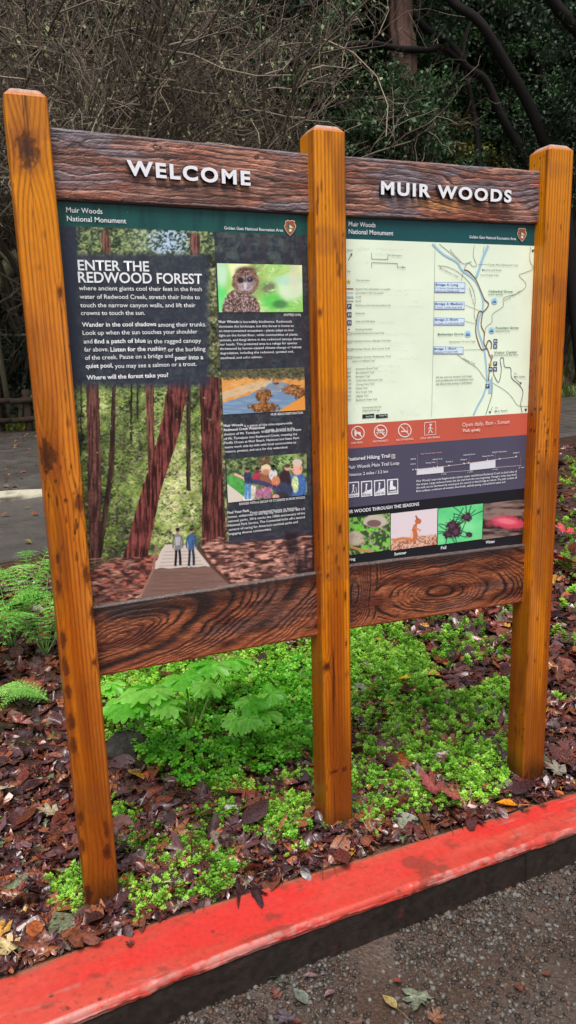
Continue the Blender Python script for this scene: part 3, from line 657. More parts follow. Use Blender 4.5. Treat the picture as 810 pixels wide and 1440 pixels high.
for s_, ul, vl, ur in sm: t.put(s_, ul, vl, ur, 3.3)
for pr, ul, vl, ur in (([('Muir Woods', 1), ('is incredibly biodiverse. Redwoods', 0)], 307.5, 454.2, 410.5), ([('Muir Woods', 1), ('is a piece of the nine-square-mile', 0)], 314.5, 600.5, 411), ([('Redwood Creek Watershed', 1), ('puzzle, located in the', 0)], 314.8, 606.4, 414.6), ([('Find Your Park', 1), ('From redwood forests to historic', 0)], 320, 722.8, 418)):
    t.mixed(pr, ul, vl, ur, 3.5)
t.build('caption_line', pl)

# ---- right panel ---------------------------------------------------
x0, x1 = .8200, 1.4850; zt_, zb_ = 1.3060, .3080
pr_ = slab('map_panel', x0-.003, x1-.002, zb_, zt_, YP+.0004, YP+.006, (.02, .02, .022), sign, M['panel_edge'])
zc = lambda u, v: hit(u, v, 1, YP)[2]
zs = [zt_, (zc(488, 337.4)+zc(754, 344.8))/2, (zc(488.5, 595.2)+zc(743.3, 582))/2, (zc(488.5, 629.3)+zc(742, 612.6))/2, (zc(488.5, 710)+zc(738.5, 690))/2, zb_]
xr = hit(752, 345, 1, YP)[0]; xr2 = hit(743, 582, 1, YP)[0]; XR = (xr+xr2)/2+.003
names = ['title_band', 'map_sheet', 'rules_band', 'trail_band', 'seasons_band']
cols = [c8(30, 80, 84), c8(228, 240, 216), c8(196, 92, 74), c8(80, 76, 96), c8(32, 32, 38)]
for k in range(5):
    q = Raster(x0, XR, zs[k+1], zs[k], YP, .004); q.a = np.tile(cols[k], (*q.X.shape, 1)); q.a = q.a*(.96+.08*q.noise(.02, 80+k))[..., None]; q.build(names[k], pr_)
slab('panel_edge', XR, x1+.001, zb_, zt_-.002, YP-.0002, YP+.0003, (.012, .012, .014), pr_, M['panel_edge'])
emblem(pr_, 734, 330, 12, 17)
t = Text(YP-.0022); t.put('Muir Woods', 490.4, 318, 528, 6.6); t.put('National Monument', 490.4, 328.6, 553, 6.6); t.put('Golden Gate National Recreation Area', 660, 335, 725.6, 4.0)
t.build('title_line', pr_)
# map drawing: pixels of a 5.06x enlargement of the photograph
Z8 = lambda pts: [(600+a/5.0625, 330+b/5.0625) for a, b in pts]
mm = MB(); y = YP-.0010
BL = s8(160, 196, 216); BRN = s8(126, 92, 76); GRY = s8(128, 132, 118); DGR = s8(92, 104, 108)
for pts, w_, c_ in (
 ([(40, 65), (120, 140), (215, 195), (250, 250), (330, 310), (370, 370), (400, 460), (398, 530), (372, 600), (368, 680), (400, 780), (415, 850), (425, 950), (428, 1050), (405, 1140), (365, 1215), (333, 1283)], .0062, BL),
 ([(438, 78), (400, 165), (375, 240), (352, 305)], .0085, BL), ([(450, 1030), (452, 1130)], .0120, BL)):
    ribbon(mm, Z8(pts), w_, y, c_, 60)
flush(mm, 'creek_line', pr_); y -= .0003
for pts, w_, c_ in (
 ([(265, 250), (300, 262), (350, 320), (390, 410), (412, 460), (440, 490), (430, 520), (400, 550), (375, 545), (358, 600), (350, 690), (370, 770), (395, 820), (430, 812), (448, 860), (462, 880), (450, 930), (445, 980), (440, 1040)], .0036, BRN),
 ([(400, 550), (388, 640), (410, 700), (408, 770), (430, 812)], .0034, BRN), ([(425, 795), (432, 765), (448, 753), (462, 775), (458, 812)], .0036, BRN),
 ([(90, 65), (180, 140), (260, 205), (300, 200), (330, 225), (355, 215), (332, 150), (340, 75)], .0014, GRY), ([(80, 220), (150, 230), (230, 270), (310, 350), (345, 450), (338, 560), (350, 620)], .0014, GRY),
 ([(265, 250), (285, 210), (320, 190)], .0014, GRY), ([(740, 85), (735, 180), (757, 240), (700, 270), (658, 290), (703, 340), (698, 380), (640, 420), (550, 450), (543, 510), (470, 565), (465, 620), (422, 660), (415, 700)], .0014, GRY),
 ([(220, 855), (290, 905), (360, 950), (410, 1020), (430, 1040)], .0014, GRY), ([(470, 1055), (560, 1110), (610, 1160), (650, 1215), (720, 1222)], .0013, GRY),
 ([(475, 960), (480, 1000), (513, 1050), (532, 960), (523, 890), (545, 878), (556, 940), (598, 950), (606, 1020), (660, 1070), (686, 1120), (670, 1200), (680, 1265)], .0022, DGR), ([(465, 1010), (465, 1130), (440, 1220), (420, 1283)], .0020, DGR),
 ([(410, 80), (402, 130)], .0013, GRY), ([(365, 213), (435, 210)], .0010, GRY), ([(275, 500), (370, 538)], .0010, GRY), ([(275, 615), (350, 635)], .0010, GRY), ([(265, 820), (390, 818)], .0010, GRY), ([(245, 335), (260, 262)], .0010, GRY)):
    ribbon(mm, Z8(pts), w_, y, c_, max(8, len(pts)*6))
ribbon(mm, [(611.9, 341.9), (609.5, 470), (607, 586)], .0010, y, s8(150, 156, 140))
flush(mm, 'trail_lines', pr_)
for (u, v) in ((757, 112), (706, 1245)): shape(mm, Z8([(u-10, v-8), (u, v-4), (u+9, v-10), (u+4, v+10), (u-3, v+12)]), y, s8(50, 54, 60)); flush(mm, 'map_arrow', pr_)
for (u, v) in ((452, 1262), (670, 1055)): shape(mm, Z8([(u-10, v-6), (u+8, v-2), (u-2, v+12)]), y, s8(60, 64, 66)); flush(mm, 'map_arrow', pr_)
ribbon(mm, Z8([(635, 1030), (668, 1055)]), .0012, y, s8(60, 64, 66)); flush(mm, 'map_arrow', pr_); ribbon(mm, Z8([(470, 1225), (455, 1260)]), .0012, y, s8(60, 64, 66))
flush(mm, 'map_arrow', pr_)
for (u1, v1, u2, v2) in ((57, 337, 275, 412), (55, 474, 270, 532), (52, 590, 270, 644), (48, 795, 262, 850)):
    shape(mm, Z8([(u1, v1), (u2, v1+4), (u2-1, v2), (u1-1, v2-1)]), y, s8(122, 150, 206)); shape(mm, Z8([(u1+4, v1+4), (u2-4, v1+8), (u2-5, v2-4), (u1+3, v2-5)]), y-.0003, s8(214, 230, 240)); flush(mm, 'bridge_box', pr_)
for (u, v) in ((482, 472), (462, 680), (293, 705)):
    shape(mm, Z8(ring_pts(u, v, 23)), y, s8(178, 212, 232))
    for dx in (-9, 0, 9): shape(mm, Z8([(u+dx-5, v+14), (u+dx, v-14+abs(dx)*.5), (u+dx+5, v+14)]), y-.0003, s8(54, 104, 168))
    flush(mm, 'grove_symbol', pr_)
for (u, v) in ((490, 758), (488, 795), (488, 918), (455, 957), (487, 957), (433, 1078)): shape(mm, Z8([(u-14, v-15), (u+14, v-15), (u+14, v+15), (u-14, v+15)]), y, s8(58, 66, 98)); flush(mm, 'map_symbol', pr_)
for (u, v) in ((490, 758), (488, 795), (455, 957), (487, 957)):
    for dx in (-5, 4): shape(mm, Z8([(u+dx-2.5, v-8), (u+dx+2.5, v-8), (u+dx+2.5, v+9), (u+dx-2.5, v+9)]), y-.0003, s8(220, 226, 236))
flush(mm, 'map_symbol', pr_); shape(mm, Z8([(452, 905), (457, 913), (468, 913), (459, 920), (463, 930), (452, 924), (441, 930), (445, 920), (436, 913), (447, 913)]), y-.0003, s8(220, 190, 40))
flush(mm, 'star_mark', pr_); shape(mm, Z8(ring_pts(462, 866, 13)), y-.0003, s8(180, 150, 130)); flush(mm, 'map_symbol', pr_); shape(mm, Z8(ring_pts(400, 250, 5)), y, s8(40, 44, 48))
flush(mm, 'map_marks', pr_)
# key on the left of the sheet: pixels of a 4.8x enlargement
Z9 = lambda pts: [(470+a/4.8, 300+b/4.8) for a, b in pts]
for pts in ([(253, 268), (253, 308), (362, 311), (362, 273)], [(253, 365), (253, 332), (426, 338), (426, 372)]):
    for p_, q_ in zip(pts[:-1], pts[1:]): ribbon(mm, Z9([p_, q_]), .0013, y, s8(90, 98, 92))
    flush(mm, 'map_scale', pr_)
ribbon(mm, Z9([(95, 318), (118, 272)]), .0014, y, s8(60, 66, 66)); shape(mm, Z9([(108, 276), (122, 268), (120, 286)]), y-.0002, s8(60, 66, 66))
flush(mm, 'map_scale', pr_); shape(mm, Z9([(97, 444), (102, 455), (113, 456), (104, 463), (108, 474), (97, 467), (86, 474), (90, 463), (81, 456), (92, 455)]), y, s8(206, 178, 40))
for v, h_, c_ in ((508, 7, s8(140, 110, 90)), (536, 3, GRY), (564, 12, BL), (592, 4, DGR)): shape(mm, Z9([(84, v-h_/2), (130, v-h_/2+1), (130, v+h_/2+1), (84, v+h_/2)]), y, c_); flush(mm, 'key_symbol', pr_)
for v in (627, 684, 738):
    shape(mm, Z9([(88, v-17), (117, v-17), (117, v+17), (88, v+17)]), y, s8(52, 60, 88))
    if v > 630:
        for dx in (95, 105): shape(mm, Z9([(dx, v-10), (dx+5, v-10), (dx+5, v+10), (dx, v+10)]), y-.0003, s8(220, 226, 236))
    flush(mm, 'key_symbol', pr_)
shape(mm, Z9(ring_pts(100, 783, 5)), y, s8(40, 44, 48))
for v in (812, 867, 920, 974):
    for a_, b_ in (((90, v-7), (116, v-7)), ((116, v-7), (116, v+7)), ((116, v+7), (90, v+7)), ((90, v+7), (90, v-7))): ribbon(mm, Z9([a_, b_]), .0009, y, s8(100, 110, 104))
flush(mm, 'key_symbol', pr_)
for u in (190, 280): shape(mm, Z9([(u, 1358), (u+80, 1352), (u+82, 1378), (u, 1384)]), y, s8(36, 40, 44)); flush(mm, 'store_badge', pr_)
flush(mm, 'map_key', pr_)
# raised dots of the braille
db = MB()
for (u, v, n_) in ((390, 512, 46), (340, 540, 38), (400, 622, 46), (300, 728, 24), (350, 810, 52), (400, 865, 34), (230, 885, 60), (400, 920, 24), (440, 970, 30), (180, 1024, 60), (150, 235, 80), (220, 265, 30), (430, 1330, 24), (450, 1350, 30), (340, 1125, 24), (300, 1060, 26)):
    for k in range(n_):
        if rng.random() < .5: continue
        uu = u+(k//2)*9.0; vv = v+(k % 2)*9+rng.integers(0, 2)*6
        P = hit(470+uu/4.8, 300+vv/4.8, 1, YP-.0005); r_ = .0009
        pts = [P+np.array([r_*math.cos(q), 0, r_*math.sin(q)]) for q in np.arange(6)*PI/3]+[P+np.array([0, -.0006, 0])]
        db.add(pts, np.array([[q, (q+1) % 6, 6] for q in range(6)]), s8(196, 210, 190))
tag(db.build('braille_dots', M['ink'], pr_), kind='stuff')
t = Text(YP-.0024); K = s8(96, 104, 96); GN = s8(48, 110, 84); BU = s8(66, 98, 168)
def T8(s_, a_, b_, c_, cap, col=K, bold=False, rot=None): t.put(s_, 600+a_/5.0625, 330+b_/5.0625, 600+c_/5.0625, cap, col, bold, rot)
T8('Bridge 4: Long', 64, 362, 225, 3.0, BU, True); T8('1½ hours, 2-mile loop trail', 64, 385, 268, 2.2, BU); T8('return on hillside trail', 64, 404, 230, 2.2, BU)
T8('Bridge 3: Medium', 62, 499, 258, 3.0, BU, True); T8('1 hour, 1-mile loop trail', 62, 521, 250, 2.2, BU)
T8('Bridge 2: Short', 60, 612, 224, 3.0, BU, True); T8('½ hour, ½-mile loop trail', 60, 635, 264, 2.2, BU)
T8('Bridge 1: Short', 54, 820, 212, 3.0, BU, True); T8('Redwood Creek trails', 54, 841, 222, 2.2, BU)
T8('Cathedral Grove', 440, 410, 612, 3.0, GN, True); T8('enter quietly', 440, 430, 545, 2.2, GN); T8('Founders Grove', 492, 671, 655, 3.0, GN, True); T8('Pinchot Tree', 492, 692, 590, 2.2, GN)
T8('Bohemian Grove', 80, 716, 262, 3.0, GN, True); T8('Visitor Center', 480, 848, 645, 3.8, s8(60, 66, 66)); T8('Pay entrance fee here', 480, 864, 650, 2.2, K)
T8('Camp Alice Eastwood Trail', 438, 217, 650, 2.2); T8('Eastwood Road', 410, 255, 530, 2.2); T8('Fern Creek Trail', 385, 291, 510, 2.2); T8('Bohemian Grove Trail', 162, 768, 345, 2.2)
T8('Redwood Trail', 165, 112, 268, 2.4, K, False, -.72); T8('Ben Johnson Trail', 92, 238, 232, 2.4, K, False, -.38); T8('Canopy View Trail', 553, 474, 680, 2.4, K, False, .45); T8('Dipsea Trail', 262, 885, 350, 2.4, K, False, -.42); T8('Hillside Trail', 300, 380, 400, 2.2, K, False, -1.2)
T8('All the narrow canyon trail maps', 65, 1022, 322, 2.6); T8('and guidebooks are available, and', 65, 1046, 330, 2.6); T8('ask about becoming a volunteer.', 65, 1070, 326, 2.6)
T8('To', 622, 995, 642, 2.4); T8('Mill Valley', 622, 1018, 702, 2.4); T8('To', 487, 1238, 507, 2.4); T8('Muir Beach', 485, 1262, 575, 2.4)
for u, v in ((488, 918), (433, 1078)): T8('P', u-6, v+9, u+7, 3.6, s8(226, 230, 240), True)
t.build('map_label', pr_)
def T9(s_, a_, b_, c_, cap=2.4, col=K, bold=False): t.put(s_, 470+a_/4.8, 300+b_/4.8, 470+c_/4.8, cap, col, bold)
T9('P', 96, 637, 110, 3.8, s8(226, 230, 240), True)
for s_, a_, b_, c_ in (('0.2 Kilometers', 368, 287, 458), ('0.2 Mile', 432, 368, 482), ('North', 86, 253, 124), ('Key', 86, 396, 110), ('You are here', 146, 456, 240), ('Paved Trail, wheelchair accessible', 145, 515, 380), ('Secondary Trail, not paved', 145, 541, 330), ('Creek', 145, 568, 184), ('Road', 145, 596, 180), ('Parking, permit and reservation only', 145, 625, 382), ('Restrooms', 145, 679, 208), ('Cafe and Gift Shop', 145, 734, 276), ('Drinking fountain', 145, 788, 258),
  ('Cathedral Redwood Creek Trail', 120, 815, 336), ('Cathedral Grove, Hillside Trail East', 120, 868, 384), ('Bohemian Grove, Fern Creek Trail', 120, 922, 375), ('Founders Grove, Panoramic Trail', 120, 976, 380), ('return on Hillside Trail', 120, 1003, 272)): T9(s_, a_, b_, c_)
for k, s_ in enumerate(('Bohemian Grove Trail', 'Ben Johnson Trail', 'Bootjack Trail', 'Camp Alice Eastwood Trail', 'Canopy View Trail', 'Dipsea Trail', 'Fern Creek Trail', 'Hillside Trail', 'Redwood Creek Trail')):
    v_ = 1055+k*26.3; T9(s_, 147, v_, (292, 268, 240, 326, 270, 222, 255, 230, 288)[k]); T9('BGT BJT BJK CAE CVT DIP FCT HST RCT'.split()[k], 88, v_, 116)
T9('Download the free', 192, 1316, 318); T9('National Park app', 192, 1338, 308); T9('App Store', 212, 1376, 266, 2.4, s8(220, 224, 228)); T9('Google Play', 302, 1371, 358, 2.4, s8(220, 224, 228))
t.build('key_line', pr_)
# rules band: round prohibition signs
Z7 = lambda pts: [(470+a_/2.7, 570+b_/2.7) for a_, b_ in pts]
rb = MB(); y = YP-.0010; LW = s8(232, 214, 206)
for k, (u, v) in enumerate(((90, 105), (176, 100), (268, 95))):
    P = Z7(ring_pts(u, v, 24, 22, 25)); ribbon(rb, P+P[:1], .0032, y, LW); ribbon(rb, Z7([(u-17, v-17), (u+17, v+17)]), .0028, y, LW)
    if k == 0: shape(rb, Z7([(u-14, v-6), (u-8, v-12), (u-4, v-4), (u+10, v-4), (u+12, v+12), (u+7, v+12), (u+5, v+4), (u-5, v+4), (u-7, v+12), (u-12, v+12)]), y+.0003, s8(236, 224, 218))
    if k == 1:
        shape(rb, Z7([(u-14, v-8), (u+14, v-9), (u+14, v-4), (u-14, v-3)]), y+.0003, LW); ribbon(rb, Z7([(u-7, v-4), (u-13, v+12)]), .0026, y+.0003, LW); ribbon(rb, Z7([(u+7, v-4), (u+13, v+12)]), .0026, y+.0003, LW); ribbon(rb, Z7([(u-17, v+4), (u+17, v+3)]), .0022, y+.0003, LW)
    if k == 2: shape(rb, Z7([(u-14, v+2), (u+12, v+1), (u+12, v+6), (u-14, v+7)]), y+.0003, LW); ribbon(rb, Z7([(u+12, v-1), (u+8, v-8), (u+13, v-13)]), .0014, y+.0003, LW)
    flush(rb, 'rule_symbol', pr_)
P = Z7([(343, 66), (385, 62), (386, 110), (343, 113)]); ribbon(rb, P+P[:1], .0020, y, LW)
shape(rb, Z7(ring_pts(366, 74, 4.5, 10)), y, LW); ribbon(rb, Z7([(365, 80), (365, 92)]), .0040, y, LW); ribbon(rb, Z7([(365, 91), (358, 106)]), .0026, y-.0002, LW); ribbon(rb, Z7([(365, 91), (373, 105)]), .0026, y-.0002, LW); ribbon(rb, Z7([(357, 90), (365, 82), (374, 90)]), .0020, y-.0002, LW)
flush(rb, 'rule_symbol', pr_)
# trail pictograms
for k in range(4):
    a_ = 52+k*49.5; b_ = 292-k*3.6; sk = -3
    shape(rb, Z7([(a_, b_), (a_+42, b_+sk), (a_+43, b_+58+sk), (a_+1, b_+60)]), y, s8(226, 226, 232)); shape(rb, Z7([(a_+4, b_+4), (a_+39, b_+4+sk), (a_+39, b_+44+sk), (a_+4, b_+46)]), y-.0003, s8(84, 80, 100))
    c_ = s8(230, 230, 236)
    if k < 3:
        shape(rb, Z7(ring_pts(a_+21, b_+12, 4, 8)), y-.0006, c_); ribbon(rb, Z7([(a_+21, b_+16), (a_+20, b_+30)]), .0040, y-.0006, c_)
        ribbon(rb, Z7([(a_+20, b_+29), (a_+15, b_+42)]), .0022, y-.0007, c_); ribbon(rb, Z7([(a_+20, b_+29), (a_+27, b_+40)]), .0022, y-.0007, c_)
        if k == 0: ribbon(rb, Z7([(a_+30, b_+18), (a_+34, b_+42)]), .0014, y-.0006, c_)
        else: shape(rb, Z7([(a_+5, b_+45), (a_+39, b_+30-k), (a_+39, b_+42)]), y-.0005, c_)
    else:
        shape(rb, Z7([(a_+12, b_+6), (a_+22, b_+4), (a_+22, b_+24), (a_+34, b_+30), (a_+34, b_+38), (a_+10, b_+40)]), y-.0006, c_)
    flush(rb, 'trail_symbol', pr_)
# elevation profile
shape(rb, Z7([(313, 243), (415, 232), (415, 255), (313, 264)]), y, s8(214, 214, 222)); shape(rb, Z7([(515, 220), (612, 206), (612, 236), (515, 247)]), y, s8(214, 214, 222))
ribbon(rb, Z7([(313, 243), (380, 236), (440, 229), (515, 219), (612, 206), (690, 196)]), .0010, y-.0003, LW); ribbon(rb, Z7([(313, 264), (415, 255), (515, 247), (612, 236), (710, 228)]), .0008, y-.0003, LW)
for (u, v) in ((318, 243), (378, 236), (392, 234), (436, 229), (493, 221), (510, 218), (582, 209), (628, 203), (691, 194)): shape(rb, Z7(ring_pts(u, v, 3, 8)), y-.0006, LW)
for u, v1, v2 in ((316, 184, 262), (392, 210, 232), (515, 190, 218), (612, 180, 206), (708, 196, 232), (582, 196, 208)): ribbon(rb, Z7([(u, v1), (u, v2)]), .0006, y-.0004, s8(170, 160, 170))
shape(rb, Z7([(218, 186), (231, 185), (231, 202), (218, 203)]), y, LW); shape(rb, Z7([(220, 188), (229, 187), (229, 200), (220, 201)]), y-.0003, s8(84, 80, 100))
flush(rb, 'elevation_chart', pr_)
t = Text(YP-.0024)
def T7(s_, a_, b_, c_, cap, col=WHT, bold=False): t.put(s_, 470+a_/2.7, 570+b_/2.7, 470+c_/2.7, cap, col, bold)
T7('NO PETS', 66, 147, 108, 2.6, LW); T7('NO PICNICS', 148, 141, 204, 2.6, LW); T7('NO SMOKING', 236, 135, 300, 2.6, LW); T7('STAY ON TRAILS', 327, 129, 402, 2.6, LW)
T7('Open daily, 8am - Sunset', 486, 81, 665, 5.4, s8(236, 200, 188)); T7('Walk quietly', 486, 102, 555, 4.2, s8(236, 200, 188), True)
T7('Featured Hiking Trail', 50, 211, 212, 5.0, WHT, True); T7('S', 222, 200, 228, 3.6); T7('Muir Woods Main Trail Loop', 50, 242, 247, 4.8); T7('Distance: 2 miles / 3.2 km', 50, 270, 204, 4.2)
T7('Muir Woods Visitor Center', 328, 187, 410, 1.8, s8(220, 160, 150)); T7('Hillside Trail', 374, 208, 410, 1.8); T7('Paving Tree', 348, 221, 384, 1.8); T7('Bridge 2', 425, 217, 450, 1.8); T7('Bridge 3', 480, 209, 504, 1.8); T7('Cathedral Grove', 490, 191, 535, 1.8); T7('Canopy View Trail', 562, 196, 604, 1.8); T7('Hillside Trail junction', 600, 181, 655, 1.8); T7('Bridge 4', 680, 183, 702, 1.8)
for s_, a_, b_ in (('300 ft', 290, 207), ('150 ft', 290, 226), ('0 ft', 296, 247), ('.5 mile', 405, 264), ('1 mile', 506, 256), ('1.5 miles', 600, 246), ('2 mi', 700, 239)): T7(s_, a_, b_, a_+20, 1.8)
for k, s_ in enumerate(("Muir Woods' main trail begins at the visitor center and follows Redwood Creek on both sides of", 'the stream. Large redwood trees line the trail from the very beginning. Though a level, easy stroll,', 'the walk can be shortened by crossing at the second or third bridge to return. The path consists of', 'firm surfaces, a mixture of wooden boardwalk, asphalt paving, and ashlared native soil.')):
    T7(s_, 312, 292+k*12.6, 692 if k < 3 else 650, 3.0)
for k, s_ in enumerate(('Hiking 2mi', 'Easy', 'Level 150', 'Paved')): T7(s_, 57+k*49.5, 347-k*4.4, 91+k*49.5, 2.0, s8(84, 80, 100), True)
T7('MUIR WOODS THROUGH THE SEASONS', 34, 413, 322, 4.6, WHT, True)
T7('Spring', 41, 593, 80, 4.0, WHT, True); T7('Summer', 228, 570, 274, 4.0, WHT, True); T7('Fall', 405, 547, 425, 4.0, WHT, True); T7('Winter', 575, 526, 610, 4.0, WHT, True)
t.build('text_line', pr_)
def z7(a_, b_): return (470+a_/2.7, 570+b_/2.7)
def pic(a1, b1, a2, b2, b3): return inset('', (z7(a1, b1), z7(a2, b2), z7(a1, b3), z7(a2, b3)), YP-.0012)
q = pic(38, 427, 213, 411, 572)
n_ = q.noise(.2, 91); q.a = lerp(c8(60, 80, 50), c8(116, 196, 70), sstep(.4, .6, n_)); a, b = q.px, q.py
q.mix(sstep(.55, .7, q.noise(.3, 92)), c8(190, 170, 150), .7); q.ell(528, 733, 17, 9, c8(196, 180, 170)); q.ell(526, 736, 10, 5, c8(120, 96, 90)); q.ell(500, 757, 12, 10, c8(206, 176, 170), .8); q.line([(488, 768), (520, 776), (546, 782)], 3, c8(196, 136, 90)); q.build('spring_picture', pr_)
q = pic(215, 410, 392, 392, 552)
q.a = np.tile(c8(222, 208, 214), (*q.X.shape, 1)); a, b = q.px, q.py
q.mix(sstep(756, 760, b+.10*(a-550)), lerp(c8(160, 96, 70), c8(220, 180, 160), sstep(.35, .65, q.noise(.5, 94))))
q.poly([(576, 762), (578, 748), (582, 738), (587, 734), (586, 744), (588, 754), (584, 760)], c8(196, 112, 74)); q.ell(588, 733, 4.5, 4, c8(190, 108, 72)); q.line([(587, 730), (585, 726)], 2, c8(150, 80, 50)); q.line([(584, 742), (591, 746)], 2, c8(214, 140, 100)); q.ell(579, 752, 2, 6, c8(240, 210, 190), .8)
q.line([(576, 758), (566, 757), (554, 760)], 3.5, c8(206, 130, 80)); q.build('summer_picture', pr_)
q = pic(395, 392, 565, 373, 530)
q.a = lerp(c8(70, 190, 110), c8(150, 236, 170), q.noise(.05, 95)); rg = random.Random(4)
for (cx, cy) in ((637, 741), (657, 728), (630, 748)):
    for k in range(9):
        an = rg.uniform(0, 2*PI); l_ = rg.uniform(14, 34); q.line([(cx, cy), (cx+l_*math.cos(an), cy+l_*math.sin(an))], 1.2, c8(30, 84, 60), .8)
for (cx, cy, r_) in ((637, 740, 9), (641, 747, 8), (656, 727, 7), (630, 752, 6), (659, 752, 4)): q.ell(cx, cy, r_, r_*.9, c8(58, 34, 48), 1, .3, .6, cx); q.ell(cx, cy, r_*.5, r_*.5, c8(130, 96, 110), .5, .4, .8, cy)
q.build('fall_picture', pr_)
q = pic(567, 371, 722, 359, 510)
q.a = lerp(c8(52, 40, 40), c8(140, 116, 108), sstep(.35, .7, q.noise(.04, 97, .22))); q.ell(716, 735, 24, 9, c8(206, 74, 96), 1, .3, .3, 98, .12); q.ell(712, 733, 14, 4, c8(240, 130, 140), .8, .5, .2, 99, .12); q.ell(688, 736, 6, 5, c8(150, 60, 70), .8, .4); q.build('winter_picture', pr_)

# rain on the panels
def drops(par, x0, x1, z0, z1, n):
    mb = MB(); k = 8
    for i in range(n):
        x = rng.uniform(x0, x1); z = rng.uniform(z0, z1); r_ = .0006+.0013*rng.random()**2.5; y_ = YP-.0026 if rng.random() < .3 else YP-.0016
        a = np.arange(k)/k*2*PI; rr = [(1, 0), (.8, -.5), (.45, -.8)]
        V = np.vstack([np.stack([x+r_*q*np.cos(a), np.full(k, YP-.0012+h_*r_*.8), z+r_*q*np.sin(a)*1.15], -1) for q, h_ in rr]+[np.array([[x, YP-.0012-r_*.75, z]])])
        mb.add(V, [gridf(3, k, True), np.array([[2*k+j, 2*k+(j+1) % k, 3*k] for j in range(k)])])
    tag(mb.build('raindrops', dm, par), kind='stuff')
drops(pl, .095, .72, .31, 1.29, 520); drops(pr_, .84, 1.46, .32, 1.29, 260)
shift_children(sign)

# ================================================================== setting
def struct(o): o['kind'] = 'structure'; return o
# one ground sheet, fine near the sign and coarse far away, dropped under the road
xs = np.unique(np.concatenate([np.linspace(-160, -6, 26), np.linspace(-6, -1.2, 30), np.linspace(-1.2, 2.8, 160), np.linspace(2.8, 12, 50), np.linspace(12, 160, 30)]))
ys = np.unique(np.concatenate([np.linspace(-120, -3, 16), np.linspace(-3, -.6, 20), np.linspace(-.6, 4, 190), np.linspace(4, 24, 50), np.linspace(24, 170, 50)]))
ys = ys[(ys < -.05) | (ys > .001)]; ys = np.sort(np.concatenate([ys, [-.012, 0.0, .004, .012, .02, .03]]))
X, T_ = np.meshgrid(xs, ys); Y = T_+kb(X)*sstep(30, 8, np.abs(T_)); Z = gz(X, Y)+.008*(fbm(X*30, Y*30, 207)-.5)*sstep(0, .03, T_)
Z = np.where(T_ < -.005, ROADZ-.10, Z); Z = np.where((T_ < .002) & (T_ > -.005), -.545, Z)
far = Y > 17
n1 = fbm(X*9, Y*9, 201); n2 = fbm(X*1.2, Y*1.2, 202)
col = lerp(s8(46, 32, 26), s8(78, 54, 42), n1); col = lerp(col, s8(50, 66, 34), sstep(.45, .65, n2)*sstep(14, 22, Y)); col = lerp(col, s8(28, 36, 24), sstep(18, 30, Y)[...]*.8)
mb = MB(); mb.add(np.stack([X, Y, Z], -1).reshape(-1, 3), gridf(len(ys), len(xs)), col.reshape(-1, 3)); struct(mb.build('ground', M['soil']))
# road in front of the kerb
xs = np.unique(np.concatenate([np.linspace(-60, -4, 12), np.linspace(-4, 5, 120), np.linspace(5, 60, 12)])); tt = np.concatenate([np.linspace(0, 1.6, 60), np.linspace(1.7, 40, 12)])
X, T = np.meshgrid(xs, tt); Y = kf(X)+.03-T; Z = ROADZ+.012*(fbm(X*6, Y*6, 211)-.5)*sstep(3, 1, T)+.02*sstep(.16, 0, T)
c1 = fbm(X*14, Y*14, 212); c2 = fbm(X*3, Y*3, 213); col = lerp(s8(52, 42, 37), s8(86, 74, 66), c1); col = lerp(col, s8(66, 48, 38), sstep(.45, .65, c2)*.7)
mb = MB(); mb.add(np.stack([X, Y, Z], -1).reshape(-1, 3), gridf(len(tt), len(xs))[:, ::-1], col.reshape(-1, 3)); struct(mb.build('road', M['asphalt']))
# kerb
xs = np.concatenate([np.linspace(-9, -1, 60), np.linspace(-1, 2.6, 720), np.linspace(2.6, 10, 60)])
prof = []   # (s across 0 back .. 1 front lip, z)
for s in np.linspace(0, 1, 34): prof.append((s, -.537-.004*s, 0))
for k in range(1, 8): a = k/7*PI/2; prof.append((1+.08*math.sin(a), -.541-.016*(1-math.cos(a)), 1))
for k in range(1, 41): prof.append((1.08+.05*k/40, -.557-.16*(k/40)**1.7, 2))
prof = np.array([(0, -.66, 3), (0, -.55, 3)]+prof)
S, Xk = np.meshgrid(prof[:, 0], xs); Zk = np.tile(prof[:, 1], (len(xs), 1)); Kd = np.tile(prof[:, 2], (len(xs), 1))
B_, F_ = kb(Xk), kf(Xk); Yk = B_+(F_-B_)*S
Yk = Yk+.004*(fbm(Xk*4, Zk*8, 220)-.5)*(Kd == 2)
face = (Kd == 2)
chip = fbm(Xk*5, Xk*0, 221)*.6+fbm(Xk*40, Xk*0+Zk*20, 222)*.4
edge_z = -.562-.012*chip
redc = lerp(s8(172, 50, 40), s8(190, 76, 62), fbm(Xk*5, Yk*20, 223)); redc = lerp(redc, s8(190, 50, 44), sstep(.5, .7, fbm(Xk*2, Yk*9, 224)))
dirt = sstep(.66, .76, fbm(Xk*13, Yk*22, 225, 5)); redc = lerp(redc, s8(104, 54, 44), dirt*.6)
for (u, v, r_) in ((737, 1140, .020), (762, 1133, .016), (640, 1160, .006), (72, 1400, .006), (95, 1418, .006), (140, 1405, .005), (238, 1292, .004), (300, 1310, .004), (430, 1235, .003), (560, 1250, .004)):
    P = hit(u, v, 2, -.54); rr = np.hypot((Xk-P[0])/r_, (Yk-P[1])/(r_*1.1))+1.2*(fbm(Xk*90, Yk*90, 226)-.5); redc = lerp(redc, s8(70, 34, 30), sstep(1.1, .7, rr)*.85)
redc = lerp(redc, s8(120, 92, 70), sstep(.10, .0, S+.12*(fbm(Xk*14, Xk*0, 227)-.5))*.7*(Kd == 0))
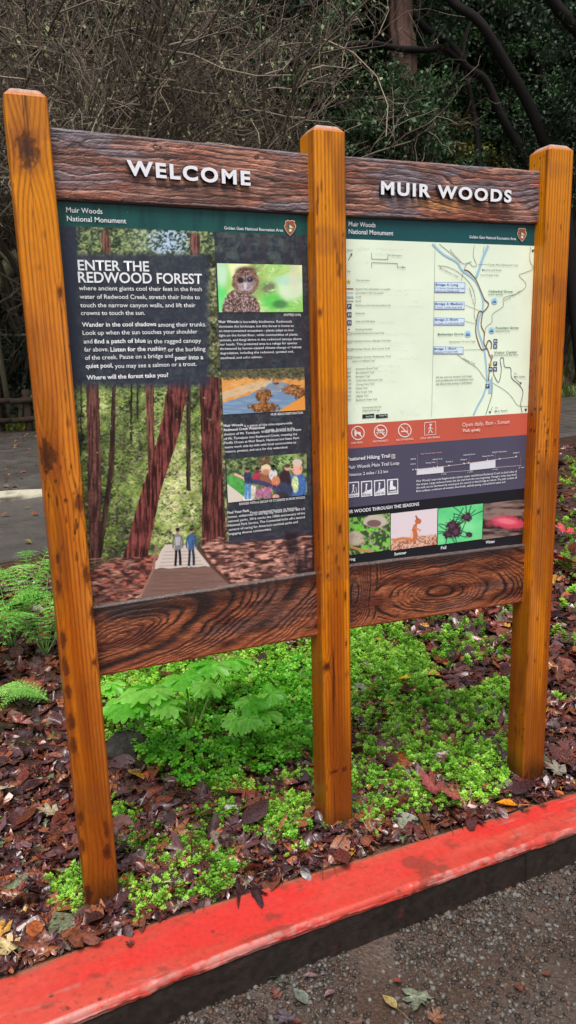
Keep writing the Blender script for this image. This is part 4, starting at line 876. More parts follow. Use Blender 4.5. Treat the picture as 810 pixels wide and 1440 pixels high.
pit = sstep(.70, .82, fbm(Xk*95, Yk*110, 251, 3)); redc = lerp(redc, s8(120, 60, 50), pit*.7); scr = sstep(.62, .75, fbm(Xk*7, Yk*90, 252, 4))*sstep(.55, .7, fbm(Xk*3, Yk*8, 253)); redc = lerp(redc, s8(150, 110, 100), scr*.6)
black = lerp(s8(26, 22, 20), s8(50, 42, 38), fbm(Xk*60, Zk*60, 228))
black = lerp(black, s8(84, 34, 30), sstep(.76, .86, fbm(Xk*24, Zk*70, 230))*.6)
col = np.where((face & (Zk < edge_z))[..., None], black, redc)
lipw = ((Kd == 1) | (face & (Zk >= edge_z)))
pale = sstep(.46, .60, fbm(Xk*7, Xk*0, 231)*.6+fbm(Xk*60, Zk*120, 232)*.4)
jx = hit(743, 1215, 2, -.6)[0]; black = lerp(black, s8(10, 9, 8), np.exp(-((Xk-jx)/.003)**2)); redc = lerp(redc, s8(110, 60, 50), np.exp(-((Xk-jx)/.0025)**2)*.5)
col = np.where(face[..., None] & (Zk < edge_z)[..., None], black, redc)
col = np.where(lipw[..., None], lerp(redc, s8(176, 128, 120), pale*.6), col)
line_ = np.exp(-((Zk-(edge_z+.007+.004*(fbm(Xk*30, Xk*0, 236)-.5)))/.0026)**2)*(sstep(.26, .36, fbm(Xk*9, Xk*0, 233)))*(Kd > 0)*(Kd < 3); col = lerp(col, s8(32, 26, 26), line_*.9)
Yk = Yk+.006*sstep(edge_z+.004, edge_z-.004, Zk)*face + .005*(fbm(Xk*40, Zk*40, 234, 4)-.5)*face; Zk = Zk-.004*sstep(.58, .72, fbm(Xk*16, Yk*16, 235, 4))*lipw
mb = MB(); mb.add(np.stack([Xk, Yk, Zk], -1).reshape(-1, 3), gridf(len(xs), len(prof)), col.reshape(-1, 3)); struct(mb.build('kerb', M['kerb']))
# asphalt path behind the bed
xs = np.linspace(-45, 45, 140); tt = np.linspace(0, 1, 50)
X, T = np.meshgrid(xs, tt); y1 = 3.95+.45*np.minimum(X, 12)+.12*np.maximum(0, X-12)+.1*np.sin(X*1.7); y1 = np.where(X < 0, 3.95+.2*X*np.exp(X*.15)+.08*np.sin(X*1.7), y1); y2 = 15.2+.1*X
Y = y1+(y2-y1)*T; Z = gz(X, Y)*0-.536+.025*np.sin(PI*T)
c1 = fbm(X*4, Y*4, 241); col = lerp(s8(60, 56, 53), s8(90, 85, 81), c1); col = lerp(col, s8(60, 50, 44), sstep(.5, .7, fbm(X*1.1, Y*1.1, 242))*.5)
mb = MB(); mb.add(np.stack([X, Y, Z], -1).reshape(-1, 3), gridf(len(tt), len(xs)), col.reshape(-1, 3)); struct(mb.build('path', M['asphalt']))
# far road seen through the rail fence
X, T = np.meshgrid(np.linspace(-60, 4.5, 40), np.linspace(0, 1, 8)); Y = 21+12*T+.02*X; Z = np.full_like(X, -.47)+0.02*T
mb = MB(); mb.add(np.stack([X, Y, Z], -1).reshape(-1, 3), gridf(8, 40), np.tile(s8(128, 128, 132), (X.size, 1))); struct(mb.build('far_road', M['asphalt']))

# ================================================================== leaf templates
def rotmats(yaw, pitch, roll):
    cy, sy, cp, sp, cr, sr = np.cos(yaw), np.sin(yaw), np.cos(pitch), np.sin(pitch), np.cos(roll), np.sin(roll)
    Rz = np.zeros((len(yaw), 3, 3)); Rx = Rz.copy(); Ry = Rz.copy()
    Rz[:, 0, 0] = cy; Rz[:, 0, 1] = -sy; Rz[:, 1, 0] = sy; Rz[:, 1, 1] = cy; Rz[:, 2, 2] = 1
    Rx[:, 0, 0] = 1; Rx[:, 1, 1] = cp; Rx[:, 1, 2] = -sp; Rx[:, 2, 1] = sp; Rx[:, 2, 2] = cp
    Ry[:, 1, 1] = 1; Ry[:, 0, 0] = cr; Ry[:, 0, 2] = sr; Ry[:, 2, 0] = -sr; Ry[:, 2, 2] = cr
    return Rz @ Rx @ Ry
def scatter(mb, tv, tf, pos, yaw, pitch, roll, scale, cols, curl=None, shade=None):
    N = len(pos); n = len(tv); V = np.tile(tv[None], (N, 1, 1))
    if curl is not None:
        x, y = V[..., 0], V[..., 1]; V[..., 2] = V[..., 2]+curl[:, 0:1]*x*x+curl[:, 1:2]*y*y+curl[:, 2:3]*x*y+curl[:, 3:4]*np.sin(6*x+curl[:, 4:5]*9)*.12
    V = V*np.asarray(scale).reshape(N, 1, -1)
    V = np.einsum('nij,nkj->nki', rotmats(yaw, pitch, roll), V)+pos[:, None, :]
    c = np.repeat(cols[:, None, :], n, 1)
    if shade is not None: c = c*shade[None, :, None]
    off = (np.arange(N)*n)[:, None, None]
    fs = [(f[None]+off).reshape(-1, f.shape[1]) for f in (tf if isinstance(tf, list) else [tf])]
    mb.add(V.reshape(-1, 3), fs, np.clip(c, 0, 1).reshape(-1, 3))
def maple():
    o = []; tips = [(-.35, -.35, .0), (-.95, .0, 1), (-.45, .12, 0), (-.75, .75, 1), (-.25, .50, 0), (0, 1.25, 1), (.25, .50, 0), (.75, .75, 1), (.45, .12, 0), (.95, .0, 1), (.35, -.35, 0)]
    for i, (x, y, t) in enumerate(tips):
        if t:
            x, y = x*.86, y*.86; px_, py_ = tips[i-1][:2]; nx_, ny_ = tips[i+1][:2]
            o += [((px_+x*1.6)/2.6-.07*np.sign(x+.01), (py_+y*1.6)/2.6+.13), (x, y), ((nx_+x*1.6)/2.6+.05, (ny_+y*1.6)/2.6+.05)]
        else: o.append((x, y))
    o.append((0, -.25)); o = np.array(o); n = len(o)
    inner = o*.5+np.array([0, .05]); V = np.zeros((2*n+1, 3)); V[:n, :2] = o; V[n:2*n, :2] = inner; V[2*n, :2] = (0, .05)
    q = np.array([[i, (i+1) % n, n+(i+1) % n, n+i] for i in range(n)]); t = np.array([[n+i, n+(i+1) % n, 2*n] for i in range(n)])
    sh = np.ones(2*n+1); sh[:n] = .85; sh[2*n] = 1.25
    V[:, 2] = .10*np.abs(np.sin(np.arctan2(V[:, 0], V[:, 1]+.05)*3))*np.hypot(V[:, 0], V[:, 1])
    return V, [q, t], sh
def oval(n=5, w=.32, fold=.12, droop=.15):
    t = np.linspace(0, 1, n); ww = w*np.sin(PI*np.clip(t, .0, 1)**.8)*1.0; ww[0] = .02; ww[-1] = .01
    V = []; 
    for i in range(n): V += [(-ww[i], t[i], fold*ww[i]/w-droop*t[i]**2), (0, t[i], -droop*t[i]**2), (ww[i], t[i], fold*ww[i]/w-droop*t[i]**2)]
    return np.array(V), gridf(n, 3), np.tile([1, .8, 1.05], n)
def diamond():
    return np.array([(0, 0, 0), (.35, .5, .06), (0, 1, -.08), (-.35, .5, .06)]), np.array([[0, 1, 2, 3]]), np.array([.8, 1, 1.1, 1])
mpV, mpF, mpS = maple(); ovV, ovF, ovS = oval(); diV, diF, diS = diamond()

# ------------------------------------------------------------------ leaf litter
def litter_cols(n):
    pal = np.array([s8(84, 42, 38), s8(62, 36, 38), s8(104, 50, 40), s8(50, 30, 32), s8(112, 62, 46), s8(90, 60, 62), s8(128, 76, 50), s8(74, 34, 32), s8(70, 46, 48)])
    c = pal[rng.integers(0, len(pal), n)]*rng.uniform(.6, 1.35, (n, 1)); return c
def litter(name, n, xr_, yr_, label, zoff=.0, smin=.03, smax=.085, keep=None, dens=None):
    x = rng.uniform(*xr_, n); y = yr_[0]+(yr_[1]-yr_[0])*rng.random(n)**(dens or 1)
    m = y > kb(x)+.004+.6*smin
    if keep is not None: m &= keep(x, y)
    x, y = x[m], y[m]; n = len(x)
    s = rng.uniform(smin, smax, n); z = gz(x, y)+rng.uniform(.002, .022, n)+zoff
    c = litter_cols(n); odd = rng.random(n)
    c[odd < .022] = s8(150, 78, 38); c[odd < .005] = s8(176, 130, 56); c[(odd > .97)] = s8(112, 98, 86); c[(odd > .985)] = s8(92, 96, 70)
    curl = np.stack([rng.normal(-.08, .32, n), rng.normal(-.12, .2, n), rng.normal(0, .28, n), rng.uniform(.4, 1.3, n), rng.random(n)], 1)
    mb = MB(); half = rng.random(n) < .78
    for sel, V, F, S, k in ((half, mpV, mpF, mpS, 1), (~half, *oval(5, .30, .10, .1), 1.6)):
        i = np.where(sel)[0]
        scatter(mb, V, F, np.stack([x, y, z], 1)[i], rng.uniform(0, 2*PI, len(i)), rng.normal(0, .17, len(i)), rng.normal(0, .19, len(i)), np.stack([s[i]*k*rng.uniform(.55, 1.1, len(i)), s[i]*k*rng.uniform(.7, 1.1, len(i)), s[i]*k], 1), c[i], curl[i], S)
    return tag(mb.build(name, M['litter']), label, 'leaf litter', None, 'stuff')
litter('leaf_litter', 9500, (-1.3, 3.6), (-.2, 3.6), 'wet red brown dead leaves covering the bed under the sign', dens=1.3, smin=.028, smax=.086)
litter('leaf_litter', 9000, (-.9, 1.9), (-.2, .9), 'small broken wet leaves filling the gaps beside the kerb', smin=.010, smax=.034, dens=1.6)
litter('leaf_litter', 2600, (2.0, 10.5), (1.0, 7.2), 'reddish fallen leaves on the bed right of the sign', smin=.05, smax=.10, keep=lambda x, y: y < 3.8+.42*x)
# leaves blown over the path
n = 900; x = rng.uniform(-4, 9, n); y = rng.uniform(4.2, 15, n); m = y > 4.2+.45*np.maximum(x, 0); x, y = x[m], y[m]; n = len(x); mb = MB()
pal = np.array([s8(150, 84, 50), s8(170, 130, 70), s8(90, 50, 40), s8(120, 104, 60)]); cc = pal[rng.integers(0, 4, n)]
scatter(mb, ovV, ovF, np.stack([x, y, np.full(n, -.50)], 1), rng.uniform(0, 6, n), rng.normal(0, .2, n), rng.normal(0, .2, n), rng.uniform(.04, .10, n), cc, None, ovS)
tag(mb.build('path_leaves', M['litter']), 'scattered small fallen leaves lying on the grey path', 'fallen leaves', None, 'stuff')

# distinct fallen leaves
def debris(n, label):
    x = rng.uniform(-1.1, 3.2, n); y = kb(x)+.01+3.0*rng.random(n)**1.7; z = gz(x, y)+rng.uniform(.012, .03, n); a = rng.uniform(0, PI, n); L_ = rng.uniform(.012, .07, n)*(1+2*(rng.random(n) < .06)); mb = MB()
    T_ = np.array([(-.5, 0, 0), (.5, 0, 0), (.5, 1, .05), (-.5, 1, 0), (0, 0, 1), (0, 1, 1)]); F_ = [np.array([[0, 1, 2, 3]]), np.array([[0, 4, 1], [3, 2, 5]]), np.array([[0, 3, 5, 4], [1, 4, 5, 2]])]
    c = lerp(s8(60, 42, 32), s8(128, 92, 60), rng.random(n)); w = rng.uniform(.0008, .0022, n)
    scatter(mb, T_, F_, np.stack([x, y, z], 1), a, rng.normal(0, .15, n), rng.normal(0, .1, n), np.stack([w, L_, w], 1), c); tag(mb.build('twig_debris', M['bark']), label, 'twigs', None, 'stuff')
debris(2600, 'thin brown twigs and needles strewn over the dead leaves')
def one_leaf(u, v, z, size, col, label, yaw=0, pitch=0., roll=0., kind='maple', curl=(0.1, .1, 0, .3, .4)):
    P = hit(u, v, 2, z); V, F, S = (mpV, mpF, mpS) if kind == 'maple' else oval(7, .30, .08, .08)
    mb = MB(); scatter(mb, V, F, np.array([[0, 0, 0.0]]), np.array([yaw]), np.array([pitch]), np.array([roll]), np.array([size]), np.array([col]), np.array([curl]), S*(1 if kind == 'maple' else 1))
    a = np.array([math.sin(yaw), -math.cos(yaw), 0])
    tube(mb, [np.array([0, 0, 0.001]), a*size*.5+[0, 0, .002], a*size*.95+[0, 0, -.002]], [size*.02, size*.018, size*.014], 5, np.array(col)*.6)
    o = mb.build('fallen_leaf', M['litter']); o.location = P; return tag(o, label, 'leaf', 'single fallen leaves')
one_leaf(228, 1240, -.515, .052, s8(196, 178, 146), 'large pale tan leaf with streaks beside the left post foot', 2.2, .35, .2)
one_leaf(12, 1334, -.515, .045, s8(178, 158, 112), 'yellowish tan leaf by the kerb at the left edge', .6, .2)
one_leaf(118, 1150-5, -.51, .055, s8(150, 140, 124), 'grey tan leaf lying just behind the left post', 1.1, .1, .1) if False else None
one_leaf(72, 1142, -.51, .05, s8(156, 140, 116), 'grey beige leaf in the litter left of the left post', 1.1, .2, .1)
one_leaf(9, 1108, -.50, .05, s8(176, 162, 136), 'light beige leaf at the left edge of the bed', 2.6, .3, .1)
one_leaf(588, 1400, ROADZ+.012, .052, s8(104, 110, 92), 'grey green ragged leaf flat on the gutter gravel', 2.4, .05, .05)
one_leaf(558, 1418, ROADZ+.014, .050, s8(150, 132, 84), 'narrow yellowish leaf beside the grey green gutter leaf', .3, .05, .1, 'oval')
one_leaf(566, 1380, ROADZ+.018, .030, s8(120, 60, 46), 'orange red leaf scrap above the grey green gutter leaf', 1.2, .15, .1, 'oval')
one_leaf(432, 1412, ROADZ+.012, .058, s8(98, 106, 94), 'dull green oval leaf flat on the gutter', .25, .05, .05, 'oval')
one_leaf(447, 1372, ROADZ+.020, .042, s8(124, 100, 104), 'mauve brown curled leaf near the kerb base', 1.4, .2, .2, 'oval')
one_leaf(470, 1392, ROADZ+.018, .036, s8(128, 96, 100), 'pinkish brown leaf right of the dull green leaf', 1.9, .1, .2, 'oval')
one_leaf(398, 1375, ROADZ+.018, .046, s8(76, 80, 70), 'dark olive leaf against the kerb base', .8, .1, .2)
one_leaf(405, 1430, ROADZ+.018, .040, s8(84, 74, 80), 'dark purple leaf at the lower left of the gutter', 2.0, .1, .2)
for k_, (u_, v_, c_, lb_) in enumerate(((388, 1400, s8(96, 60, 52), 'brown leaf scrap at the lower left of the gutter, by the kerb base'), (425, 1436, s8(110, 66, 54), 'reddish brown leaf at the bottom edge of the gutter'), (500, 1436, s8(84, 66, 60), 'dull brown leaf at the bottom edge beside the yellowish leaf'), (415, 1362, s8(88, 56, 50), 'small dark red leaf scrap touching the kerb base'), (610, 1432, s8(104, 70, 50), 'small tan leaf scrap below the grey green leaf'), (372, 1436, s8(70, 54, 50), 'dark brown leaf in the lower left corner of the gutter'))):
    one_leaf(u_, v_, ROADZ+.016, .024+.006*(k_ % 3), c_, lb_, k_*1.3, .12, .1, 'oval' if k_ % 2 else 'maple')
one_leaf(735, 1394, ROADZ+.012, .030, s8(92, 52, 42), 'small brick red leaf pressed into the gravel', .2, .05, .0, 'oval')
one_leaf(775, 1371, ROADZ+.012, .026, s8(96, 54, 42), 'tiny rust leaf on the gravel at the right', 1.0, .05, .0, 'oval')
one_leaf(184, 1328, -.531, .016, s8(92, 38, 32), 'dark red leaf scrap stuck on the red kerb', .7, .02, .0, 'maple')
one_leaf(300, 948+8, -.50, .03, s8(206, 160, 60), 'yellow leaf caught between green sprigs right of the middle post', .7, .2, .0, 'oval') if False else None
one_leaf(582, 953, -.505, .075, s8(214, 158, 40), 'bright yellow narrow leaf among sprigs right of the middle post', 1.5, .1, .0, 'oval')
one_leaf(728, 1132, -.51, .07, s8(202, 128, 30), 'yellow orange leaf blade in front of the right post', 1.1, .1, .0, 'oval')
one_leaf(794, 1118, -.515, .034, s8(190, 98, 40), 'orange leaf by the kerb right of the right post', .7, .2, .0, 'oval')
one_leaf(786, 1085, -.505, .055, s8(120, 112, 100), 'grey brown curled leaf right of the right post foot', .4, .2, .0)
one_leaf(800, 790, -.47, .16, s8(196, 66, 62), 'large glossy pinkish red leaf at the right edge', 1.4, .3, .1)
one_leaf(795, 748, -.46, .15, s8(178, 70, 66), 'pinkish red leaf behind the dark stick at the right edge', .4, .3, .1)
one_leaf(610, 1110, -.49, .07, s8(124, 62, 56), 'big glossy maroon leaf in front of the green sprigs', .4, .3, .2, 'maple', (.3, .3, .2, .6, .1))
one_leaf(640, 1120, -.49, .06, s8(140, 76, 66), 'reddish maple leaf right of the big maroon leaf', 1.2, .3, .1, 'maple', (.3, .3, .2, .6, .1))

# ------------------------------------------------------------------ green ground cover
def in_px(x, y, polys, z=None):
    u, v = project(np.stack([x, y, gz(x, y) if z is None else z], 1)); r_ = np.zeros(len(x), bool)
    for P in polys:
        ins = np.zeros(len(x), bool); k = len(P)
        for i in range(k):
            a1, b1 = P[i]; a2, b2 = P[(i+1) % k]
            if b1 == b2: continue
            ins ^= ((b1 > v) != (b2 > v)) & (u < (a2-a1)*(v-b1)/(b2-b1)+a1)
        r_ |= ins
    return r_
def sprig_template(seed, h=.8):
    rg = np.random.default_rng(seed); mb_v = []; f = []; sh = []; n = 0
    lv, lf, ls = np.array([(0, 0, 0), (.25, .6, .05), (0, 1, -.04), (-.25, .6, .05)]), np.array([[0, 1, 2, 3]]), np.array([.7, 1., 1.15, 1.])
    bend = rg.normal(0, .25, 2)
    def at_(t): return np.array([bend[0]*t*t, bend[1]*t*t, h*t])
    nodes = 7
    for q in range(nodes):
        t = .15+.85*q/(nodes-1); c = at_(t); k = 5 if q < nodes-1 else 6; s = (.40-.16*t) if q < nodes-1 else .2
        for j in range(k):
            yaw = j*2*PI/k+q*.7+rg.normal(0, .2); R_ = rotmats(np.array([yaw]), np.array([.12+.38*(q/(nodes-1))+rg.normal(0, .2)]), np.array([rg.normal(0, .2)]))[0]
            v = (lv*s*rg.uniform(.8, 1.2)) @ R_.T + c; mb_v.append(v); f.append(lf+n); sh.append(ls*(.75+.45*t)); n += 4
    st = np.array([at_(t)+d for t in (0, .5, 1) for d in (np.array([-.02, 0, 0]), np.array([.02, 0, 0]))]); mb_v.append(st); f.append(np.array([[0, 1, 3, 2], [2, 3, 5, 4]])+n); sh.append(np.full(6, .6))
    return np.vstack(mb_v), np.vstack(f), np.concatenate(sh)
SP = [sprig_template(300+k) for k in range(5)]
def sprigs(n, box, polys, smin, smax, hue, thr=.0, nscale=6., seed=0, name='ground_cover', label='', cat='ground cover'):
    x = rng.uniform(box[0], box[1], n); y = rng.uniform(box[2], box[3], n)
    m = (y > kb(x)+.03) & (fbm(x*nscale, y*nscale, seed+400, 3) > thr)
    if polys is not None: m &= in_px(x, y, polys)
    x, y = x[m], y[m]; n = len(x); mb = MB(); w = rng.integers(0, len(SP), n)
    s = rng.uniform(smin, smax, n)*(.7+.6*fbm(x*4, y*4, seed+410))
    c = lerp(hue[0], hue[1], np.clip(.5*rng.random(n)+.9*(fbm(x*5, y*5, seed+420, 3)-.25), 0, 1))*rng.uniform(.7, 1.15, (n, 1))
    for k in range(len(SP)):
        i = np.where(w == k)[0]
        if len(i): scatter(mb, SP[k][0], SP[k][1], np.stack([x, y, gz(x, y)+.004], 1)[i], rng.uniform(0, 6.28, len(i)), rng.normal(0, .5, len(i)), rng.normal(0, .5, len(i)), s[i], c[i], None, SP[k][2])
    return tag(mb.build(name, M['leaf']), label, cat, None, 'stuff')
G1 = (s8(96, 164, 40), s8(190, 234, 96))
PC = [[(438, 885), (500, 885), (500, 1130), (470, 1110), (438, 1120)], [(495, 885), (560, 876), (602, 926), (612, 960), (640, 985), (722, 955), (716, 1085), (690, 1132), (640, 1110), (590, 1082), (560, 1072), (500, 1092)]]
sprigs(6800, (.6, 2.4, -.1, 1.6), PC, .024, .064, G1, .35, 7, 1, 'ground_cover', 'light green sprigs of bedstraw carpeting the bed between the posts')
sprigs(5200, (.6, 3.2, .2, 3.6), [[(495, 850), (735, 835), (735, 1000), (640, 1060), (495, 1000)]], .03, .07, G1, .47, 5, 9, 'ground_cover', 'thin green sprigs among red leaves behind the lower board')
PE = [[(70, 1236), (118, 1225), (118, 1296), (78, 1290)], [(560, 1085), (740, 1095), (735, 1125), (560, 1150), (500, 1190), (500, 1090)], [(90, 1240), (118, 1232), (118, 1290), (86, 1286)], [(160, 1128), (200, 1148), (222, 1180), (236, 1275), (206, 1305), (180, 1270), (160, 1240)], [(210, 1155), (262, 1170), (330, 1185), (322, 1262), (262, 1284), (236, 1250)], [(300, 1112), (440, 1085), (440, 1160), (384, 1192), (316, 1160)], [(66, 1232), (118, 1238), (112, 1290), (76, 1290)], [(418, 1150), (505, 1150), (480, 1206)], [(240, 1150), (440, 1110), (440, 1195), (300, 1240)]]
sprigs(15000, (-.4, 1.6, -.12, .6), PE, .018, .040, G1, .47, 9, 3, 'ground_cover', 'loose light green sprigs among dead leaves near the left post')
sprigs(900, (-.8, 2.4, -.1, 1.5), [[(0, 880), (140, 900), (160, 1270), (0, 1330)]], .015, .03, G1, .62, 6, 5, 'ground_cover', 'sparse tiny green sprigs in the litter at the left edge')
sprigs(3000, (1.8, 8, .4, 6), [[(765, 1085), (775, 960), (785, 760), (795, 612), (840, 612), (900, 1085)]], .04, .09, (s8(120, 180, 50), s8(186, 226, 90)), .38, 2.2, 7, 'ground_cover', 'green weeds in patches right of the right post')
# dense low carpet of round three-part leaves
def trefoil():
    V = [(0, 0, 0)]; F = []; S = [.7]
    for j in range(3):
        a = j*2*PI/3; R2 = np.array([[math.cos(a), -math.sin(a)], [math.sin(a), math.cos(a)]])
        pts = [(-.30, .34), (-.40, .66), (-.2, .88), (0, .78), (.2, .88), (.40, .66), (.30, .34)]; base = len(V)
        for p in pts: q = R2 @ np.array(p); V.append((q[0], q[1], .16*abs(p[0])+.04-.1*p[1]**2)); S.append(1.0+.1*p[1])
        F.append([0]+[base+i for i in range(7)][:4]); F.append([0]+[base+i for i in range(3, 7)])
    return np.array(V), np.array(F), np.array(S)
tfV, tfF, tfS = trefoil()
def carpet(n, polys, hmax, s0, s1, hue, box, label, seed):
    x = rng.uniform(box[0], box[1], n); y = rng.uniform(box[2], box[3], n); m = in_px(x, y, polys) & (fbm(x*9, y*9, seed)+.12*rng.normal(size=n) > .33); x, y = x[m], y[m]; n = len(x)
    hgt = hmax*(.35+.65*fbm(x*9, y*9, seed+1)); lay = rng.random(n)**.6; z = gz(x, y)+hgt*lay+.003
    c = lerp(hue[0], hue[1], rng.random(n))*(.8+.3*rng.random((n, 1)))
    mb = MB(); s = rng.uniform(s0*.7, s1*1.15, n)
    scatter(mb, tfV, tfF, np.stack([x, y, z], 1), rng.uniform(0, 6.28, n), rng.normal(.12, .45, n), rng.normal(0, .45, n), s, c*rng.uniform(.7, 1.1, (n, 1)), None, tfS)
    # stalks
    st = np.array([(-.03, 0, -1), (.03, 0, -1), (.03, 0, 0), (-.03, 0, 0)]); k = rng.random(n) < .35; xx, yy, zz = x[k], y[k], z[k]
    scatter(mb, st, np.array([[0, 1, 2, 3]]), np.stack([xx, yy, zz], 1), rng.uniform(0, 6.28, len(xx)), rng.normal(0, .2, len(xx)), rng.normal(0, .2, len(xx)), np.stack([np.full(len(xx), .012), np.full(len(xx), .012), hgt[k]*lay[k]+.01], 1), c[k]*.7)
    return tag(mb.build('ground_cover', M['leaf']), label, 'ground cover', None, 'stuff')
carpet(13000, [[(186, 1062), (205, 1015), (240, 985), (330, 960), (444, 930), (444, 1050), (432, 1070), (400, 1078), (372, 1098), (345, 1090), (330, 1116), (290, 1108), (262, 1118), (240, 1092), (210, 1094)]], .080, .012, .019, (s8(84, 186, 36), s8(160, 236, 76)), (-.2, 1.2, .1, 1.5), 'dense bright green mound of clover leaves left of the middle post', 501)
sprigs(5200, (-.1, 1.2, .1, 2.2), [[(150, 960), (442, 900), (442, 1090), (330, 1125), (215, 1100), (150, 1040)]], .03, .06, G1, .44, 6, 13, 'ground_cover', 'taller light sprigs mixed through the clover behind the left post')
carpet(32000, [[(90, 968), (260, 905), (500, 870), (500, 990), (240, 1000), (205, 1040), (146, 1040)]], .07, .010, .019, (s8(96, 190, 34), s8(190, 244, 84)), (-.2, 2.2, .5, 4.0), 'yellow green carpet of small leaves behind the leafy plants', 521)

carpet(9000, PC, .05, .006, .012, (s8(90, 170, 40), s8(170, 226, 80)), (.6, 2.4, -.1, 1.6), 'small round leaved weeds low among the sprigs between the posts', 541)
carpet(2600, PE, .03, .006, .012, (s8(90, 170, 40), s8(170, 226, 80)), (-.4, 1.6, -.12, .6), 'tiny round leaved weeds low beside the kerb', 551)
# ------------------------------------------------------------------ big lobed plants
def lobed_leaf(seed):
    rg = np.random.default_rng(seed); tips = [(-.55, -.15), (-.85, .35), (-.62, .78), (-.30, .95), (0, 1.15), (.30, .95), (.62, .78), (.85, .35), (.55, -.15)]
    o = []
    for i, (x, y) in enumerate(tips):
        o.append((x*rg.uniform(.9, 1.1), y*rg.uniform(.92, 1.08)))
        if i < len(tips)-1:
            x2, y2 = tips[i+1]; f = .84 if i % 2 else .76; o.append(((x+x2)/2*f, ((y+y2)/2-.1)*f+.1))
    # teeth
    oo = []
    for i in range(len(o)):
        a = np.array(o[i]); b = np.array(o[(i+1) % len(o)]); oo.append(a)
        if i < len(o)-1:
            m_ = (a+b)/2; nrm = m_/(np.linalg.norm(m_)+1e-6); oo.append(m_+nrm*.07)
    oo.append(np.array([0, -.05])); o = np.array(oo); n = len(o); inn = o*.5+np.array([0, .06])
    V = np.zeros((2*n+1, 3)); V[:n, :2] = o; V[n:2*n, :2] = inn; V[2*n, :2] = (0, .05)
    r_ = np.hypot(V[:, 0], V[:, 1]); th = np.arctan2(V[:, 0], V[:, 1]); V[:, 2] = .10*np.cos(th*6.5)*r_-.26*r_**2
    q = np.array([[i, (i+1) % n, n+(i+1) % n, n+i] for i in range(n)]); t = np.array([[n+i, n+(i+1) % n, 2*n] for i in range(n)])
    return V, [q, t], np.concatenate([np.full(n, 1.08), np.full(n, .95), [1.2]])
LL = [lobed_leaf(k) for k in range(4)]
def lobed_plant(base_px, leaves, label, seed):
    rg = np.random.default_rng(seed); B_ = hit(*base_px[:2], 1, base_px[2]); B_[2] = gz(B_[0], B_[1])
    root = empty('lobed_plant', B_); tag(root, label, 'plant', 'large leaved plants behind the lower board')
    for k, (u, v, y_, s, yaw) in enumerate(leaves):
        P = hit(u, v, 1, y_); mid = (B_+P)/2+np.array([0, 0, .05]); mb = MB()
        tube(mb, spline([B_+rg.normal(0, .01, 3)*[1, 1, 0], mid, P], 9)-B_, np.linspace(.0045, .0018, 9), 6, s8(120, 140, 70))
        st = mb.build('stem', M['leaf'], root)
        V, F, S = LL[(k+seed) % 4]; mb = MB()
        for a_, sc_ in ((0, 1), (1.9, .72), (-1.9, .72)):
            off = np.array([math.sin(-(yaw+a_))*s*.1, math.cos(yaw+a_)*s*.1, 0])
            cc = np.array([lerp(s8(92, 190, 40), s8(160, 232, 96), rg.random())])
            scatter(mb, V, F, (P-B_+off)[None], np.array([yaw+a_]), np.array([-.10+rg.normal(0, .12)]), np.array([rg.normal(0, .2)]), np.array([s*sc_*1.3]), cc, None, S)
        mb.build('leaf', M['leaf'], root)
    return root
lobed_plant((270, 1010, .72), [(210, 968, .60, .085, 1.7), (258, 952, .80, .075, .4), (296, 935, .85, .085, -.3), (330, 928, .95, .07, -1.0), (182, 990, .55, .065, 2.1), (238, 985, .55, .06, 2.6), (290, 962, .62, .06, -2.4)], 'tall light green plant with big jagged lobed leaves under the left lower board', 1)
lobed_plant((352, 1040, .62), [(352, 985, .55, .06, 3.0), (372, 1002, .50, .055, -2.2), (335, 1008, .52, .05, 2.4), (380, 975, .70, .06, -1.2), (350, 1010, .45, .045, 3.1)], 'shorter light green plant with lobed leaves near the middle post', 2)
lobed_plant((200, 1010, .80), [(172, 985, .78, .06, 1.4), (196, 970, .85, .06, .6), (158, 962, .9, .06, 1.2)], 'small light green lobed plant close to the left post', 3)
# rock
mb = MB(); a = np.linspace(0, 2*PI, 28, endpoint=False); e = np.linspace(-.2, PI/2, 14); A_, E_ = np.meshgrid(a, e)
rr = 1+.35*(fbm(np.cos(A_)*7+5, np.sin(A_)*7+E_*6, 603)-.5)+.35*(fbm(np.cos(A_)*2+5, np.sin(A_)*2+E_*2, 601)-.5)
V = np.stack([.10*rr*np.cos(A_)*np.cos(E_), .085*rr*np.sin(A_)*np.cos(E_), .075*rr*np.sin(E_)], -1)
mb.add(V.reshape(-1, 3), gridf(14, 28, True), lerp(s8(24, 23, 22), s8(62, 58, 54), fbm(A_*5, E_*9, 602, 5)).reshape(-1, 3)); rk = mb.build('rock', M['bark']); P = hit(178, 1068, 2, -.52); rk.location = (P[0]+.02, P[1]+.05, -.52); tag(rk, 'dark grey rough rock beside the clover mound near the left post', 'rock')

